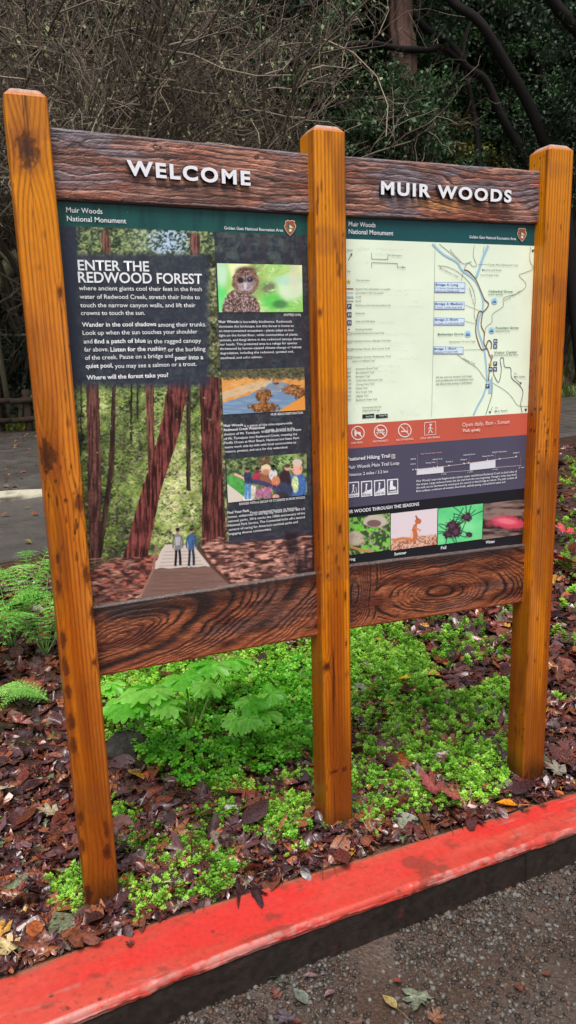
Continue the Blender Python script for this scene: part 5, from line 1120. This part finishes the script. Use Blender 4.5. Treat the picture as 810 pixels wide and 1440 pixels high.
# ------------------------------------------------------------------ ferns
def frond(mb, P0, yaw, L_, lift, col, width=.15, n=22):
    t = np.linspace(0, 1, n); d = np.array([math.cos(yaw), math.sin(yaw), 0]); sd = np.array([-math.sin(yaw), math.cos(yaw), 0])
    C_ = P0+d*(L_*t**1.05)[:, None]*.85+np.array([0, 0, 1])*(lift*np.sin(t*PI*.62)-.25*L_*t**3)[:, None]
    tube(mb, C_, np.linspace(.003, .0008, n), 5, np.array(col)*.8)
    T = np.gradient(C_, axis=0); T /= np.linalg.norm(T, axis=1)[:, None]
    ps = []; yw = []; sc_ = []; pi_ = []; rl = []; cc = []
    base_yaw = math.atan2(T[n//2, 1], T[n//2, 0])
    for i in range(3, n):
        w = width*L_*math.sin(PI*(.10+.88*(i/n)))**.8*1.7*(1-.35*i/n)*rng.uniform(.9, 1.08)
        for s in (-1, 1):
            m = max(3, int(w/(L_*.016)))
            for k in range(m):
                f = (k+.5)/m; p = C_[i]+s*sd*w*f+T[i]*w*.30*f+np.array([0, 0, -.16*w*f**2+rng.normal(0, .001)]); dirv = s*sd+T[i]*.3
                dy = math.atan2(dirv[1], dirv[0])
                for q in (-1, 1):
                    ps.append(p); yw.append(dy-PI/2+q*1.0+rng.normal(0, .1)); sc_.append(L_/n*.74*(1-f*.72)*rng.uniform(.85, 1.15)); pi_.append(rng.normal(-.15, .15)); rl.append(rng.normal(0, .2)); cc.append(np.array(col)*(.8+.35*f)*rng.uniform(.85, 1.15))
    scatter(mb, diV*[1.15, 1, 1], diF, np.array(ps), np.array(yw), np.array(pi_), np.array(rl), np.array(sc_), np.array(cc), None, diS)
def fern(u, v, y_, n, L_, label, seed, yaws=None, lift=.85):
    rg = np.random.default_rng(seed); B_ = hit(u, v, 1, y_); B_[2] = gz(B_[0], B_[1])
    root = empty('fern', B_); tag(root, label, 'fern', 'ferns left of the sign')
    for k in range(n):
        mb = MB(); yw = (yaws[k] if yaws else k*2*PI/n+rg.normal(0, .25)); frond(mb, np.array([0, 0, .01]), yw, L_*rg.uniform(.8, 1.1), L_*lift*rg.uniform(.8, 1.2), lerp(s8(100, 176, 60), s8(164, 220, 110), rg.random()))
        mb.build('frond', M['fern'], root)
fern(62, 892, 1.9, 6, .50, 'bushy bright green fern just left of the left post', 1)
fern(14, 880, 2.1, 5, .50, 'bright green fern at the left edge behind the litter', 2)
fern(40, 850, 2.7, 4, .42, 'green fern nearest the grey path', 3)
fern(68, 930, 1.35, 3, .34, 'single pale arching fern frond cluster low at the left', 4, [3.0, 3.5, 2.6], .35)
fern(-40, 900, 1.9, 5, .5, 'fern cut off by the left edge of the photo', 5)

# ------------------------------------------------------------------ gutter gravel
n = 60000; x = rng.uniform(-.2, 2.6, n); tq = rng.uniform(.0, .9, n)**1.4; y = kf(x)+.02-tq; 
ok = fbm(x*7, y*7, 701) > .30+.15*rng.random(n); x, y, tq = x[ok], y[ok], tq[ok]; n = len(x)
ico = np.array([(0, 0, 1), (.9, 0, .3), (.28, .85, .3), (-.73, .53, .3), (-.73, -.53, .3), (.28, -.85, .3), (.73, .53, -.4), (-.28, .85, -.4), (-.9, 0, -.4), (-.28, -.85, -.4), (.73, -.53, -.4)])
icf = np.array([[0, 1, 2], [0, 2, 3], [0, 3, 4], [0, 4, 5], [0, 5, 1], [1, 6, 2], [2, 7, 3], [3, 8, 4], [4, 9, 5], [5, 10, 1], [2, 6, 7], [3, 7, 8], [4, 8, 9], [5, 9, 10], [1, 10, 6]])
s = .0013+.0075*rng.random(n)**4.5; pal = .66*np.array([s8(112, 104, 98), s8(90, 82, 76), s8(72, 60, 52), s8(104, 90, 76), s8(122, 120, 116), s8(60, 52, 46), s8(100, 74, 60)])
mb = MB(); scatter(mb, ico, icf, np.stack([x, y, ROADZ+.012*(fbm(x*6, y*6, 211)-.5)+.02*sstep(.16, 0, tq)+s*.3], 1), rng.uniform(0, 6, n), rng.normal(0, .5, n), rng.normal(0, .5, n), np.stack([s*rng.uniform(.8, 1.4, n), s, s*rng.uniform(.5, .9, n)], 1), pal[rng.integers(0, 7, n)]*rng.uniform(.6, 1.1, (n, 1)))
n = 900; x = rng.uniform(-.1, 2.4, n); tq = .05+.5*rng.random(n)**1.8; y = kf(x)-tq+.0; s = .003+.0045*rng.random(n)**1.5
scatter(mb, ico, icf, np.stack([x, y, ROADZ+.012*(fbm(x*6, y*6, 211)-.5)+s*.3], 1), rng.uniform(0, 6, n), rng.normal(0, .5, n), rng.normal(0, .5, n), np.stack([s*rng.uniform(.8, 1.5, n), s, s*rng.uniform(.5, .9, n)], 1), pal[rng.integers(0, 5, n)]*rng.uniform(.8, 1.5, (n, 1)))
tag(mb.build('gravel', M['stone'], smooth=False), 'wet grey gravel and grit in the gutter', 'gravel', None, 'stuff')

# ------------------------------------------------------------------ logs, sticks, rail fence
def log(pts, rad, cols_, label, name='log', cat='log', mat='log'):
    P = spline(pts, 40); mb = MB(); k = 16; n = len(P); T = np.gradient(P, axis=0); T /= np.linalg.norm(T, axis=1)[:, None]; A_ = np.cross(T, [0, 0, 1.]); A_ /= np.linalg.norm(A_, axis=1)[:, None]; B_ = np.cross(A_, T)
    a = np.arange(k)/k*2*PI; rr = rad*(1+.45*(fbm(np.arange(k)[None, :]*.9+0*P[:, :1], P[:, :1]*1.2+0*a[None], 801)-.5))
    c0 = P.mean(0)
    V = P[:, None]+rr[..., None]*(np.cos(a)[None, :, None]*A_[:, None]+np.sin(a)[None, :, None]*B_[:, None]*.8)
    cl = lerp(cols_[0], cols_[1], sstep(.35, .65, fbm(np.arange(k)[None, :]*1.7+0*P[:, :1], P[:, :1]*3+0*a[None], 802)))
    mb.add(V.reshape(-1, 3)-c0, [gridf(n, k, True), np.arange(k)[None, ::-1], (n-1)*k+np.arange(k)[None]], cl.reshape(-1, 3)); o = mb.build(name, M[mat]); o.location = c0; return tag(o, label, cat)
z_ = -.46
log([hit(-160, 716, 1, 6.4), hit(-60, 710, 1, 6.5), hit(30, 702, 1, 6.7), hit(110, 696, 1, 6.9)], .125, (s8(66, 60, 48), s8(178, 172, 150)), 'pale weathered split log lying across the grey path at left')
log([hit(772, 722, 1, 3.9), hit(800, 706, 1, 4.1), hit(850, 690, 1, 4.4)], .035, (s8(70, 62, 56), s8(104, 96, 88)), 'grey brown fallen stick near the top of the right bed', 'fallen_branch', 'branch')
log([hit(770, 764, 1, 3.2), hit(800, 768, 1, 3.2), hit(850, 762, 1, 3.3)], .022, (s8(36, 30, 30), s8(60, 52, 50)), 'nearly black thin stick crossing the right edge', 'fallen_branch', 'branch')
def rail_fence(us, y_, label):
    root = empty('rail_fence', hit(us[0], 600, 1, y_)); tag(root, label, 'fence', 'dark wooden rail fences beyond the path'); r0 = np.array(root.location)
    def bx(name, p, q, w, h):
        mb = MB(); p = np.array(p)-r0; q = np.array(q)-r0; n = 10; P = np.linspace(p, q, n); P[:, 2] += .01*rng.normal(size=n)
        tube(mb, P, np.full(n, w), 8, lerp(s8(38, 30, 24), s8(70, 56, 44), rng.random(n))); return mb.build(name, M['bark'], root)
    for u in us:
        p = hit(u, 600, 1, y_); p[2] = -.6; q = p.copy(); q[2] = .36; bx('fence_post', p, q, .085, 0)
    for zr in (.14, -.30):
        a_ = hit(us[0], 600, 1, y_); b_ = hit(us[-1], 600, 1, y_); a_[2] = b_[2] = zr; a_[1] -= .1; b_[1] -= .1; a_[0] -= .35; b_[0] += .3; bx('rail', a_, b_, .065, 0)
rail_fence([13, 40], 15.6, 'low dark two rail fence at left beyond the path') if False else None
rail_fence([41, 150, 260], 15.6, 'low dark two rail fence beyond the path left of the left post')
rail_fence([-200, -60, 0], 15.9, 'dark rail fence section at the far left edge')
log([hit(-120, 529, 1, 21), hit(0, 528, 1, 20.6), hit(60, 529, 1, 20.8)], .11, (s8(30, 26, 22), s8(50, 44, 38)), 'dark horizontal log along the edge of the far road', 'edge_log')
# grass and yellow leaves behind the fence
def tufts(n, box, h0, h1, cols_, label, name, yfun=None):
    x = rng.uniform(box[0], box[1], n); y = rng.uniform(box[2], box[3], n); mb = MB(); T_ = np.array([(-.12, 0, 0), (.12, 0, 0), (.1, .12, .6), (.0, .3, 1)])
    c = lerp(cols_[0], cols_[1], rng.random(n))*rng.uniform(.7, 1.2, (n, 1)); scatter(mb, T_, np.array([[0, 1, 2, 3]]), np.stack([x, y, gz(x, y)], 1), rng.uniform(0, 6.3, n), rng.normal(0, .3, n), rng.normal(0, .3, n), rng.uniform(h0, h1, n), c)
    return tag(mb.build(name, M['leaf']), label, 'grass', None, 'stuff')
tufts(16000, (-6, 4, 15.9, 20.5), .10, .30, (s8(90, 120, 50), s8(150, 150, 60)), 'yellow green grass and weeds behind the rail fence', 'grass')
tufts(14000, (-12, 6, 33, 42), .3, .7, (s8(90, 130, 60), s8(130, 160, 80)), 'bright grass bank beyond the far road', 'grass')
tufts(9000, (7, 24, 16.3, 22), .12, .4, (s8(60, 80, 36), s8(110, 120, 60)), 'dark grass on the verge at the right beyond the path', 'grass')

# ================================================================== trees
DK = (s8(28, 44, 31), s8(58, 80, 54)); LT = (s8(42, 68, 43), s8(92, 122, 82)); YL = (s8(96, 88, 34), s8(150, 132, 48))
def crown(mb, centres, radii, per, size, cols_, seed, droop=.4, tv=None):
    rg = np.random.default_rng(seed); tv_, tf_, ts_ = tv or (diV, diF, diS)
    for c, r_ in zip(centres, radii):
        d = rg.normal(size=(per, 3)); d /= np.linalg.norm(d, axis=1)[:, None]; q = c+d*(r_*rg.random((per, 1))**.45)*np.array([1, 1, .55])
        cc = lerp(cols_[0], cols_[1], rg.random(per))*rg.uniform(.6, 1.25, (per, 1))*rg.uniform(.65, 1.3)
        scatter(mb, tv_, tf_, q, rg.uniform(0, 6.3, per), rg.normal(-droop, .5, per), rg.normal(0, .5, per), rg.uniform(size*.6, size*1.3, per), cc, None, ts_)
def conifer(H, Rr, per, size, cols_, seed, zlow=.12, sweep=.35):
    """trunk mesh and crown mesh of a dense evergreen, built at the origin"""
    rg = np.random.default_rng(seed); mt = MB(); lean = rg.normal(0, .015, 2)
    zz = np.linspace(-.3, H, 24); P = np.stack([lean[0]*zz+.05*np.sin(zz*.7), lean[1]*zz, zz], 1); tube(mt, P, np.interp(zz, [-.3, 0, H], [.34, .26, .03])*H/14, 10, s8(64, 50, 42))
    cs = []; rs = []; z = H*zlow
    while z < H*.98:
        f = 1-(z/H); k = int(5+5*f); a0 = rg.uniform(0, 6)
        for j in range(k):
            a = a0+j*2*PI/k+rg.normal(0, .3); L_ = Rr*(.25+.85*f**.8)*rg.uniform(.6, 1.15)
            t = np.linspace(0, 1, 6); B_ = np.stack([np.cos(a)*L_*t, np.sin(a)*L_*t, z+L_*(.12*t-sweep*t*t)], 1)+[lean[0]*z, lean[1]*z, 0]
            tube(mt, B_, np.linspace(.045, .01, 6), 5, s8(58, 46, 40), False)
            for tt_ in (.4, .65, .9, 1.05):
                if rg.random() < .9: cs.append(np.array([np.cos(a)*L_*tt_, np.sin(a)*L_*tt_, z+L_*(.12*tt_-sweep*tt_**2)-.15])+rg.normal(0, .15, 3)); rs.append(rg.uniform(.45, .8)*(.6+.5*f))
        z += rg.uniform(.55, .85)
    mc = MB(); crown(mc, cs, rs, per, size, cols_, seed+1)
    return mt, mc
def place_tree(root, loc, rz, s, label, group=None):
    root.location = loc; root.rotation_euler = (0, 0, rz); root.scale = (s, s, s); root['label'] = label
    if group: root['group'] = group
def copy_tree(root):
    r_ = root.copy(); C.objects.link(r_)
    for ch in root.children: c = ch.copy(); C.objects.link(c); c.parent = r_
    return r_
protos = []
for k, (H, Rr, cl, sd) in enumerate(((15, 3.2, DK, 901), (13, 3.4, LT, 905), (16, 3.0, DK, 909))):
    mt, mc = conifer(H, Rr, 105, .115, cl, sd); e = empty('evergreen_tree'); mt.build('trunk', M['bark'], e); mc.build('crown', M['forest'], e); tag(e, 'x', 'tree', 'evergreen trees of the dark forest'); protos.append(e)
# pixel column, distance beyond the sign, kind, size, label
EV = [(60, 19, 0, 1.0, 'dense dark evergreen behind the bare thicket at the far left'), (-60, 14, 2, 1.0, 'dark evergreen at the left edge of the forest'), (180, 17, 2, 1.0, 'dark evergreen behind the bare twigs above the welcome board'), (290, 16, 0, .95, 'dark evergreen behind the right end of the bare thicket'),
      (385, 13.5, 1, .9, 'mid green evergreen just right of the bare thicket'), (470, 15, 1, 1.0, 'mid green evergreen above the middle post'), (520, 19, 0, 1.15, 'dark evergreen left of the red brown trunk'), (600, 17.5, 1, 1.0, 'mid green evergreen right of the red brown trunk'),
      (665, 14, 1, .75, 'lower green evergreen behind the leaning trunks'), (735, 17, 2, 1.05, 'dark evergreen behind the right header board'), (800, 15, 0, 1.0, 'dark evergreen above the right post'), (890, 13, 2, .9, 'dark evergreen beyond the right edge'),
      (430, 24, 2, 1.3, 'far dark evergreen seen between nearer crowns above the middle post'), (560, 26, 0, 1.3, 'far dark evergreen behind the red brown trunk'), (700, 25, 0, 1.3, 'far dark evergreen high behind the leaning trunks'), (820, 24, 2, 1.3, 'far dark evergreen at the top right corner'), (300, 26, 0, 1.3, 'far dark evergreen behind the bare thicket right side'), (150, 28, 2, 1.35, 'far dark evergreen behind the bare thicket middle'), (20, 30, 0, 1.4, 'far dark evergreen at the top left corner'), (-120, 24, 0, 1.3, 'dark evergreen outside the left edge'), (-260, 16, 2, 1.2, 'dark evergreen well beyond the left edge'), (-480, 12, 0, 1.2, 'outermost dark evergreen on the left'), (1010, 14, 0, 1.0, 'dark evergreen well beyond the right edge')]
used = set()
for (u, y_, k, s, lb) in EV:
    if u < 250: y_, s = 31+y_*.32, s*1.9
    else: y_, s = 15+y_*.6, s*1.45
    e = protos[k] if k not in used else copy_tree(protos[k]); used.add(k)
    P = hit(u, 500, 1, y_); place_tree(e, (P[0], P[1], float(gz(P[0], P[1]))-.2), rng.uniform(0, 6), s, lb)

# redwood trunk with a mossy side
def bark_trunk(P, rad, label, cat='tree', name='redwood_tree', cols_=(s8(54, 40, 35), s8(112, 84, 74)), moss=.5, k=28):
    P = spline(P, 60); B_ = P[0].copy(); e = empty(name, B_); tag(e, label, cat); a = np.arange(k)/k*2*PI; rad = np.interp(np.linspace(0, 1, 60), np.linspace(0, 1, len(rad)), rad)
    rid = fbm(np.arange(k)[None]*1.3+0*P[:, :1], P[:, 2:]*.25+0*a[None], 921, 3); rr = rad[:, None]*(1+.22*(rid-.5))
    V = P[:, None]+np.stack([rr*np.cos(a)[None], rr*np.sin(a)[None], 0*rr], -1)
    c = lerp(cols_[0], cols_[1], sstep(.3, .7, rid)); c = lerp(c, s8(110, 122, 72), sstep(.0, .9, np.cos(a-.2))[None]*sstep(.35, .6, fbm(a[None]*2+0*P[:, :1], P[:, 2:]*1.5+0*a[None], 922))*moss)
    mb = MB(); mb.add(V.reshape(-1, 3)-B_, gridf(60, k, True), c.reshape(-1, 3)); mb.build('trunk', M['bark'], e); return e
def gpt(u, v, y_): P = hit(u, v, 1, y_); P[2] = gz(P[0], P[1])-.1; return P
A0 = hit(567, 110, 1, 20.6); Btm = A0.copy(); Btm[2] = -.7; Tp = hit(563, -260, 1, 21.0)
rw = bark_trunk([Btm, A0, hit(562, 20, 1, 20.8), Tp], [.56, .43, .39, .30], 'straight reddish brown trunk with a mossy right side above the middle post')
mc = MB(); rg = np.random.default_rng(5); crown(mc, [np.array([0, 0, h_])+rg.normal(0, 1.6, 3) for h_ in np.linspace(16, 23, 26)], [1.4]*26, 70, .25, LT, 931); mc.build('crown', M['forest'], rw)

# leaning dark laurels, drawn from the trunks seen against the green
def branchset(mb, sets, c):
    for pts, rr in sets:
        P = spline(pts, max(14, len(pts)*6)); tube(mb, P, np.interp(np.linspace(0, 1, len(P)), np.linspace(0, 1, len(rr)), rr)*.86, 9, c)
KD = 1.85
def deep(y_, k): return (y_+1.84)*k-1.84
def px3(L_, y_): return [hit(u, v, 1, y_+dy) for (u, v, dy) in L_]
def laurel(label, y_, sets, crowns, seed, foot, r0=.12):
    y_ = deep(y_, KD); foot = (foot[0], foot[1], y_)
    sets = [([(u, v, dy*KD) for u, v, dy in L_], [q*KD for q in rr]) for L_, rr in sets]; crowns = [(u, v, deep(yy, KD), r_*KD) for u, v, yy, r_ in crowns]
    B_ = gpt(*foot); e = empty('leaning_tree', B_); tag(e, label, 'tree', 'dark leaning trees at the upper right'); mb = MB()
    S_ = []
    for i, (L_, rr) in enumerate(sets):
        P = px3(L_, y_)
        if i == 0: P = P+[B_+np.array([0, 0, .0])] if L_[-1][1] > L_[0][1] else [B_]+P
        S_.append(([p-B_ for p in P], rr))
    branchset(mb, S_, s8(26, 21, 20)); mb.build('trunk', M['bark'], e)
    cs = [hit(u, v, 1, yy)-B_ for (u, v, yy, r_) in crowns]; mc = MB(); crown(mc, cs, [c[3] for c in crowns], 190, .17, DK, seed, .5, (ovV, ovF, ovS)); mc.build('crown', M['forest'], e); return e
laurel('thick dark trunk leaning up left behind the right post', 9.5, [([(600, -60, .4), (634, 0, .2), (674, 31, 0), (711, 90, 0), (739, 139, 0), (762, 190, 0), (790, 270, 0)], [.05, .085, .09, .10, .11, .12, .14, .16])],
       [(640, -50, 9.6, .7), (600, -70, 9.8, .6), (660, -20, 9.9, .8), (720, 10, 10.2, .7), (620, 50, 10.3, .35)], 941, (830, 420, 9.5))
laurel('dark forked tree with a long arching limb above the middle post', 10.2, [([(560, -20, .3), (591, 31, .1), (640, 71, 0), (656, 95, 0), (683, 114, 0), (705, 164, 0), (733, 216, 0), (760, 300, 0)], [.05, .06, .08, .08, .085, .09, .10, .11, .12]),
       ([(360, 108, -.6), (437, 78, -.5), (485, 65, -.4), (522, 61, -.3), (559, 68, -.2), (600, 70, -.1), (622, 67, 0), (648, 86, 0)], [.015, .035, .05, .055, .06, .06, .055]), ([(415, 96, -.5), (380, 70, -.6), (330, 60, -.8)], [.03, .015, .008]), ([(410, 12, -.5), (440, 5, -.5), (470, -6, -.4), (560, -20, .3)], [.02, .035, .045, .05]),
       ([(720, -30, 0), (693, 3, 0), (665, 28, 0), (652, 62, 0), (654, 95, 0)], [.02, .035, .04, .045, .045]), ([(646, 90, 0), (634, 117, 0), (615, 148, 0), (611, 225, 0), (608, 320, 0)], [.03, .03, .03, .03, .035]), ([(640, 110, 0), (626, 154, .1), (623, 225, .1), (622, 320, .1)], [.02, .025, .025, .03]),
       ([(653, 90, 0), (668, 173, .1), (674, 231, .1), (678, 320, .1)], [.05, .055, .06, .065]), ([(522, 47, -.2), (540, 48, -.2), (552, 60, -.2)], [.012, .015, .02])],
       [(420, -20, 10.5, .8), (455, 30, 10.9, .5), (510, 105, 11.2, .4), (690, 70, 10.9, .4)], 951, (790, 430, 10.2))
laurel('dark mossy trunk leaning behind the right header board', 11.0, [([(715, -40, .1), (730, 18, 0), (745, 52, 0), (760, 102, 0), (776, 160, 0), (790, 260, 0)], [.09, .10, .11, .12, .12, .13, .14]), ([(716, -20, 0), (714, 31, 0), (713, 150, 0), (712, 300, .1)], [.02, .02, .022, .025]), ([(705, 10, 0), (706, 90, 0), (704, 200, 0)], [.012, .014, .016])],
       [(740, 60, 11.3, .5), (780, 70, 10.9, .45), (770, 140, 10.8, .5), (800, 160, 10.6, .5), (700, -30, 11, .9), (690, 140, 11.4, .5)], 961, (830, 400, 11.0))
laurel('thick dark limb crossing the top right corner', 8.5, [([(740, -60, 0), (776, 0, 0), (800, 30, 0), (830, 70, 0), (870, 200, 0)], [.08, .10, .11, .12, .13, .14])],
       [(790, 20, 8.9, .5), (800, 60, 9.0, .45), (790, 170, 9.2, .3), (800, 110, 9.4, .4), (830, 20, 8.4, .6), (760, -40, 8.6, .7)], 971, (900, 420, 8.5))
# yellow leaved shrub low behind the right header
def shrub(u, v, y_, n, r_, cols_, label, seed, name='leafy_shrub'):
    y_ = deep(y_, 1.72); r_ *= 1.72; n = int(n*1.2)
    B_ = gpt(u, v, y_); e = empty(name, B_); tag(e, label, 'shrub', 'leafy shrubs at the forest edge'); rg = np.random.default_rng(seed); T_ = hit(u, v, 1, y_); h_ = T_[2]-B_[2]; mb = MB(); cs = []
    for k in range(n):
        q = np.array([rg.normal(0, r_), rg.normal(0, r_*.6), h_*rg.uniform(.25, 1.1)]); tube(mb, spline([np.zeros(3), q*[.4, .4, .6], q], 7), np.linspace(.035, .01, 7), 5, s8(60, 50, 40)); cs.append(q)
    mb.build('stem', M['bark'], e); mc = MB(); crown(mc, cs, [.6]*len(cs), 80, .13, cols_, seed+1, .4, (ovV, ovF, ovS)); mc.build('crown', M['forest'], e)
shrub(640, 192, 11.5, 20, .55, YL, 'yellow leaved shrub behind the thin forked stems', 981)
shrub(590, 165, 11.6, 22, .5, (s8(110, 120, 50), s8(150, 150, 60)), 'yellow green shrub left of the yellow leaved shrub', 983)
shrub(470, 120, 11.8, 60, .9, LT, 'mid green leafy shrub above the middle post', 985)
shrub(570, 130, 12.8, 60, 1.0, LT, 'mid green leafy shrub below the reddish brown trunk', 987)
shrub(720, 180, 12.4, 50, .9, DK, 'dark leafy shrub behind the leaning trunks', 989)
shrub(800, 190, 10.8, 46, .7, DK, 'dark leafy shrub behind the right post', 991)
shrub(560, 160, 11.0, 70, .75, LT, 'mid green leafy shrub in front of the reddish brown trunk', 995)
shrub(568, 150, 10.9, 110, .55, LT, 'mid green shrub closest in front of the reddish brown trunk', 997)
shrub(-30, 475, 9.6, 24, .8, DK, 'dark leafy shrub low behind the left post', 993)

# ------------------------------------------------------------------ bare thicket
def bare_mesh(seed, H=5.2, stems=7, spread=1.5):
    rg = np.random.default_rng(seed); mb = MB(); mk = MB(); nt = [0]
    tips = []
    def branch(p, d, L_, r_, lv):
        n = 5 if lv < 3 else 4; P = [p]; d = d/np.linalg.norm(d)
        for i in range(n-1):
            d = d+rg.normal(0, .16+.05*lv, 3)+np.array([0, 0, .06 if lv < 2 else -.02]); d /= np.linalg.norm(d); P.append(P[-1]+d*L_/(n-1))
        P = np.array(P); g_ = rg.random(); c = (lerp(s8(60, 48, 42), s8(104, 88, 76), g_) if g_ < .8 else s8(150, 136, 118)) if lv > 1 else lerp(s8(50, 44, 36), s8(96, 92, 72), g_)
        tube(mb, P, np.linspace(r_, r_*.55, n), 6 if lv < 2 else (4 if lv < 3 else 3), c, False); nt[0] += 1
        if lv >= 4: return
        k = {0: 6, 1: 5, 2: 5, 3: 4}[lv]
        for j in range(k):
            t = rg.uniform(.25, 1); i = min(n-2, int(t*(n-1))); q = P[i]+(P[i+1]-P[i])*(t*(n-1)-i); side = rg.normal(size=3); side -= d*(side@d); side /= np.linalg.norm(side)+1e-6
            nd = d*rg.uniform(.35, 1.0)+side*rg.uniform(.5, .95)+np.array([0, 0, .15]); branch(q, nd, L_*rg.uniform(.38, .62), max(.0022, r_*.5), lv+1)
        if lv == 2: tips.append(P[2])
    for s in range(stems):
        a = rg.uniform(0, 6.3); d = np.array([math.cos(a)*.38, math.sin(a)*.38, 1]); branch(np.array([math.cos(a)*.15, math.sin(a)*.15, 0]), d, H*rg.uniform(.6, .8), .032, 0)
    # lichen tufts along the wood
    T_ = np.array(tips); k = rg.integers(0, len(T_), 2600); pos = T_[k]+rg.normal(0, .09, (2600, 3)); cc = lerp(s8(96, 106, 66), s8(166, 172, 128), rg.random(2600))
    scatter(mk, diV, diF, pos, rg.uniform(0, 6.3, 2600), rg.normal(-1.2, .5, 2600), rg.normal(0, .5, 2600), rg.uniform(.012, .05, 2600), cc, None, diS)
    return mb, mk
BS = []
for sd in (1001, 1013):
    mb, mk = bare_mesh(sd); e = empty('bare_shrub'); mb.build('branches', M['twig'], e); tag(mk.build('lichen', M['forest'], e), kind='stuff'); tag(e, 'x', 'shrub', 'bare shrubs of the thicket'); BS.append(e)
SH = [(20, 6.6, 1.0, 'bare brown shrub nearest the left post top'), (75, 7.4, 1.08, 'bare brown shrub behind the left end of the welcome board'), (150, 6.9, 1.0, 'bare brown shrub behind the middle of the welcome board'), (200, 7.6, .95, 'bare brown shrub behind the right end of the welcome board'), (225, 8.8, .8, 'rightmost bare shrub of the thicket, its thin twigs reaching over dark evergreens'),
      (60, 9.2, 1.25, 'bare shrub in the back row near the left post'), (170, 9.6, 1.3, 'bare shrub in the back row behind the welcome board'), (190, 10.2, 1.05, 'bare shrub at the back right of the thicket'), (-60, 7.4, 1.1, 'bare shrub cut by the left edge of the photo'), (-10, 11.0, 1.3, 'bare shrub at the back left corner')]
for i, (u, y_, s, lb) in enumerate(SH):
    y0_ = y_; y_ = 16.9+(y_-6.6)*.85; s *= (y_+1.84)/(y0_+1.84)
    e = BS[i % 2] if i < 2 else copy_tree(BS[i % 2]); P = gpt(u, 480, y_); place_tree(e, (P[0], P[1], -.55), rng.uniform(0, 6.3), s, lb)
# mossy limb seen low beside the left post
YM = 17.0
B_ = gpt(-90, 600, YM); e = empty('mossy_tree', B_); tag(e, 'mossy grey brown limb low at the left edge beside the left post', 'tree'); mb = MB()
P = spline([B_, hit(-60, 440, 1, YM), hit(-10, 402, 1, YM), hit(18, 368, 1, YM+.2), hit(48, 330, 1, YM+.6), hit(90, 240, 1, YM+1)], 40)-B_
rr = np.interp(np.linspace(0, 1, 40), [0, .4, 1], [.34, .22, .08]); n_ = fbm(np.arange(40)*.5, np.arange(40)*.1, 1031); tube(mb, P, rr*(1+.3*(n_-.5)), 12, lerp(s8(84, 78, 58), s8(150, 146, 118), n_)); tube(mb, spline([hit(-20, 330, 1, YM), hit(8, 352, 1, YM), hit(22, 372, 1, YM+.1)], 12)-B_, np.linspace(.05, .08, 12), 7, s8(110, 104, 84)); mb.build('trunk', M['bark'], e)

# ================================================================== light
w = bpy.data.worlds.new('World'); sc.world = w; w.use_nodes = True; N = w.node_tree.nodes; L = w.node_tree.links; bg = N['Background']
sky = N.new('ShaderNodeTexSky'); sky.sky_type = 'NISHITA'; sky.sun_disc = False
EL, AZ = math.radians(64), math.radians(208)      # high, from behind the camera
sky.sun_elevation = EL; sky.sun_rotation = AZ; sky.dust_density = 4; sky.ozone_density = .6
hs = N.new('ShaderNodeHueSaturation'); hs.inputs['Saturation'].default_value = .35; L.new(sky.outputs[0], hs.inputs['Color']); L.new(hs.outputs[0], bg.inputs['Color']); bg.inputs['Strength'].default_value = .10
sd = bpy.data.lights.new('sun', 'SUN'); sun = bpy.data.objects.new('sun', sd); C.objects.link(sun); sd.energy = 2.0; sd.angle = math.radians(30); sd.color = (1, .97, .93)
from mathutils import Vector
d = Vector((math.sin(AZ)*math.cos(EL), math.cos(AZ)*math.cos(EL), math.sin(EL))); sun.rotation_euler = d.to_track_quat('Z', 'Y').to_euler()
sc.view_settings.view_transform = 'Standard'; sc.view_settings.look = 'None'; sc.view_settings.exposure = 0.75; sc.view_settings.gamma = 1; sc.view_settings.use_curve_mapping = False
sc.cycles.use_denoising = True; sc.cycles.max_bounces = 6; sc.cycles.diffuse_bounces = 3; sc.cycles.glossy_bounces = 3; sc.cycles.transmission_bounces = 4; sc.cycles.transparent_max_bounces = 8
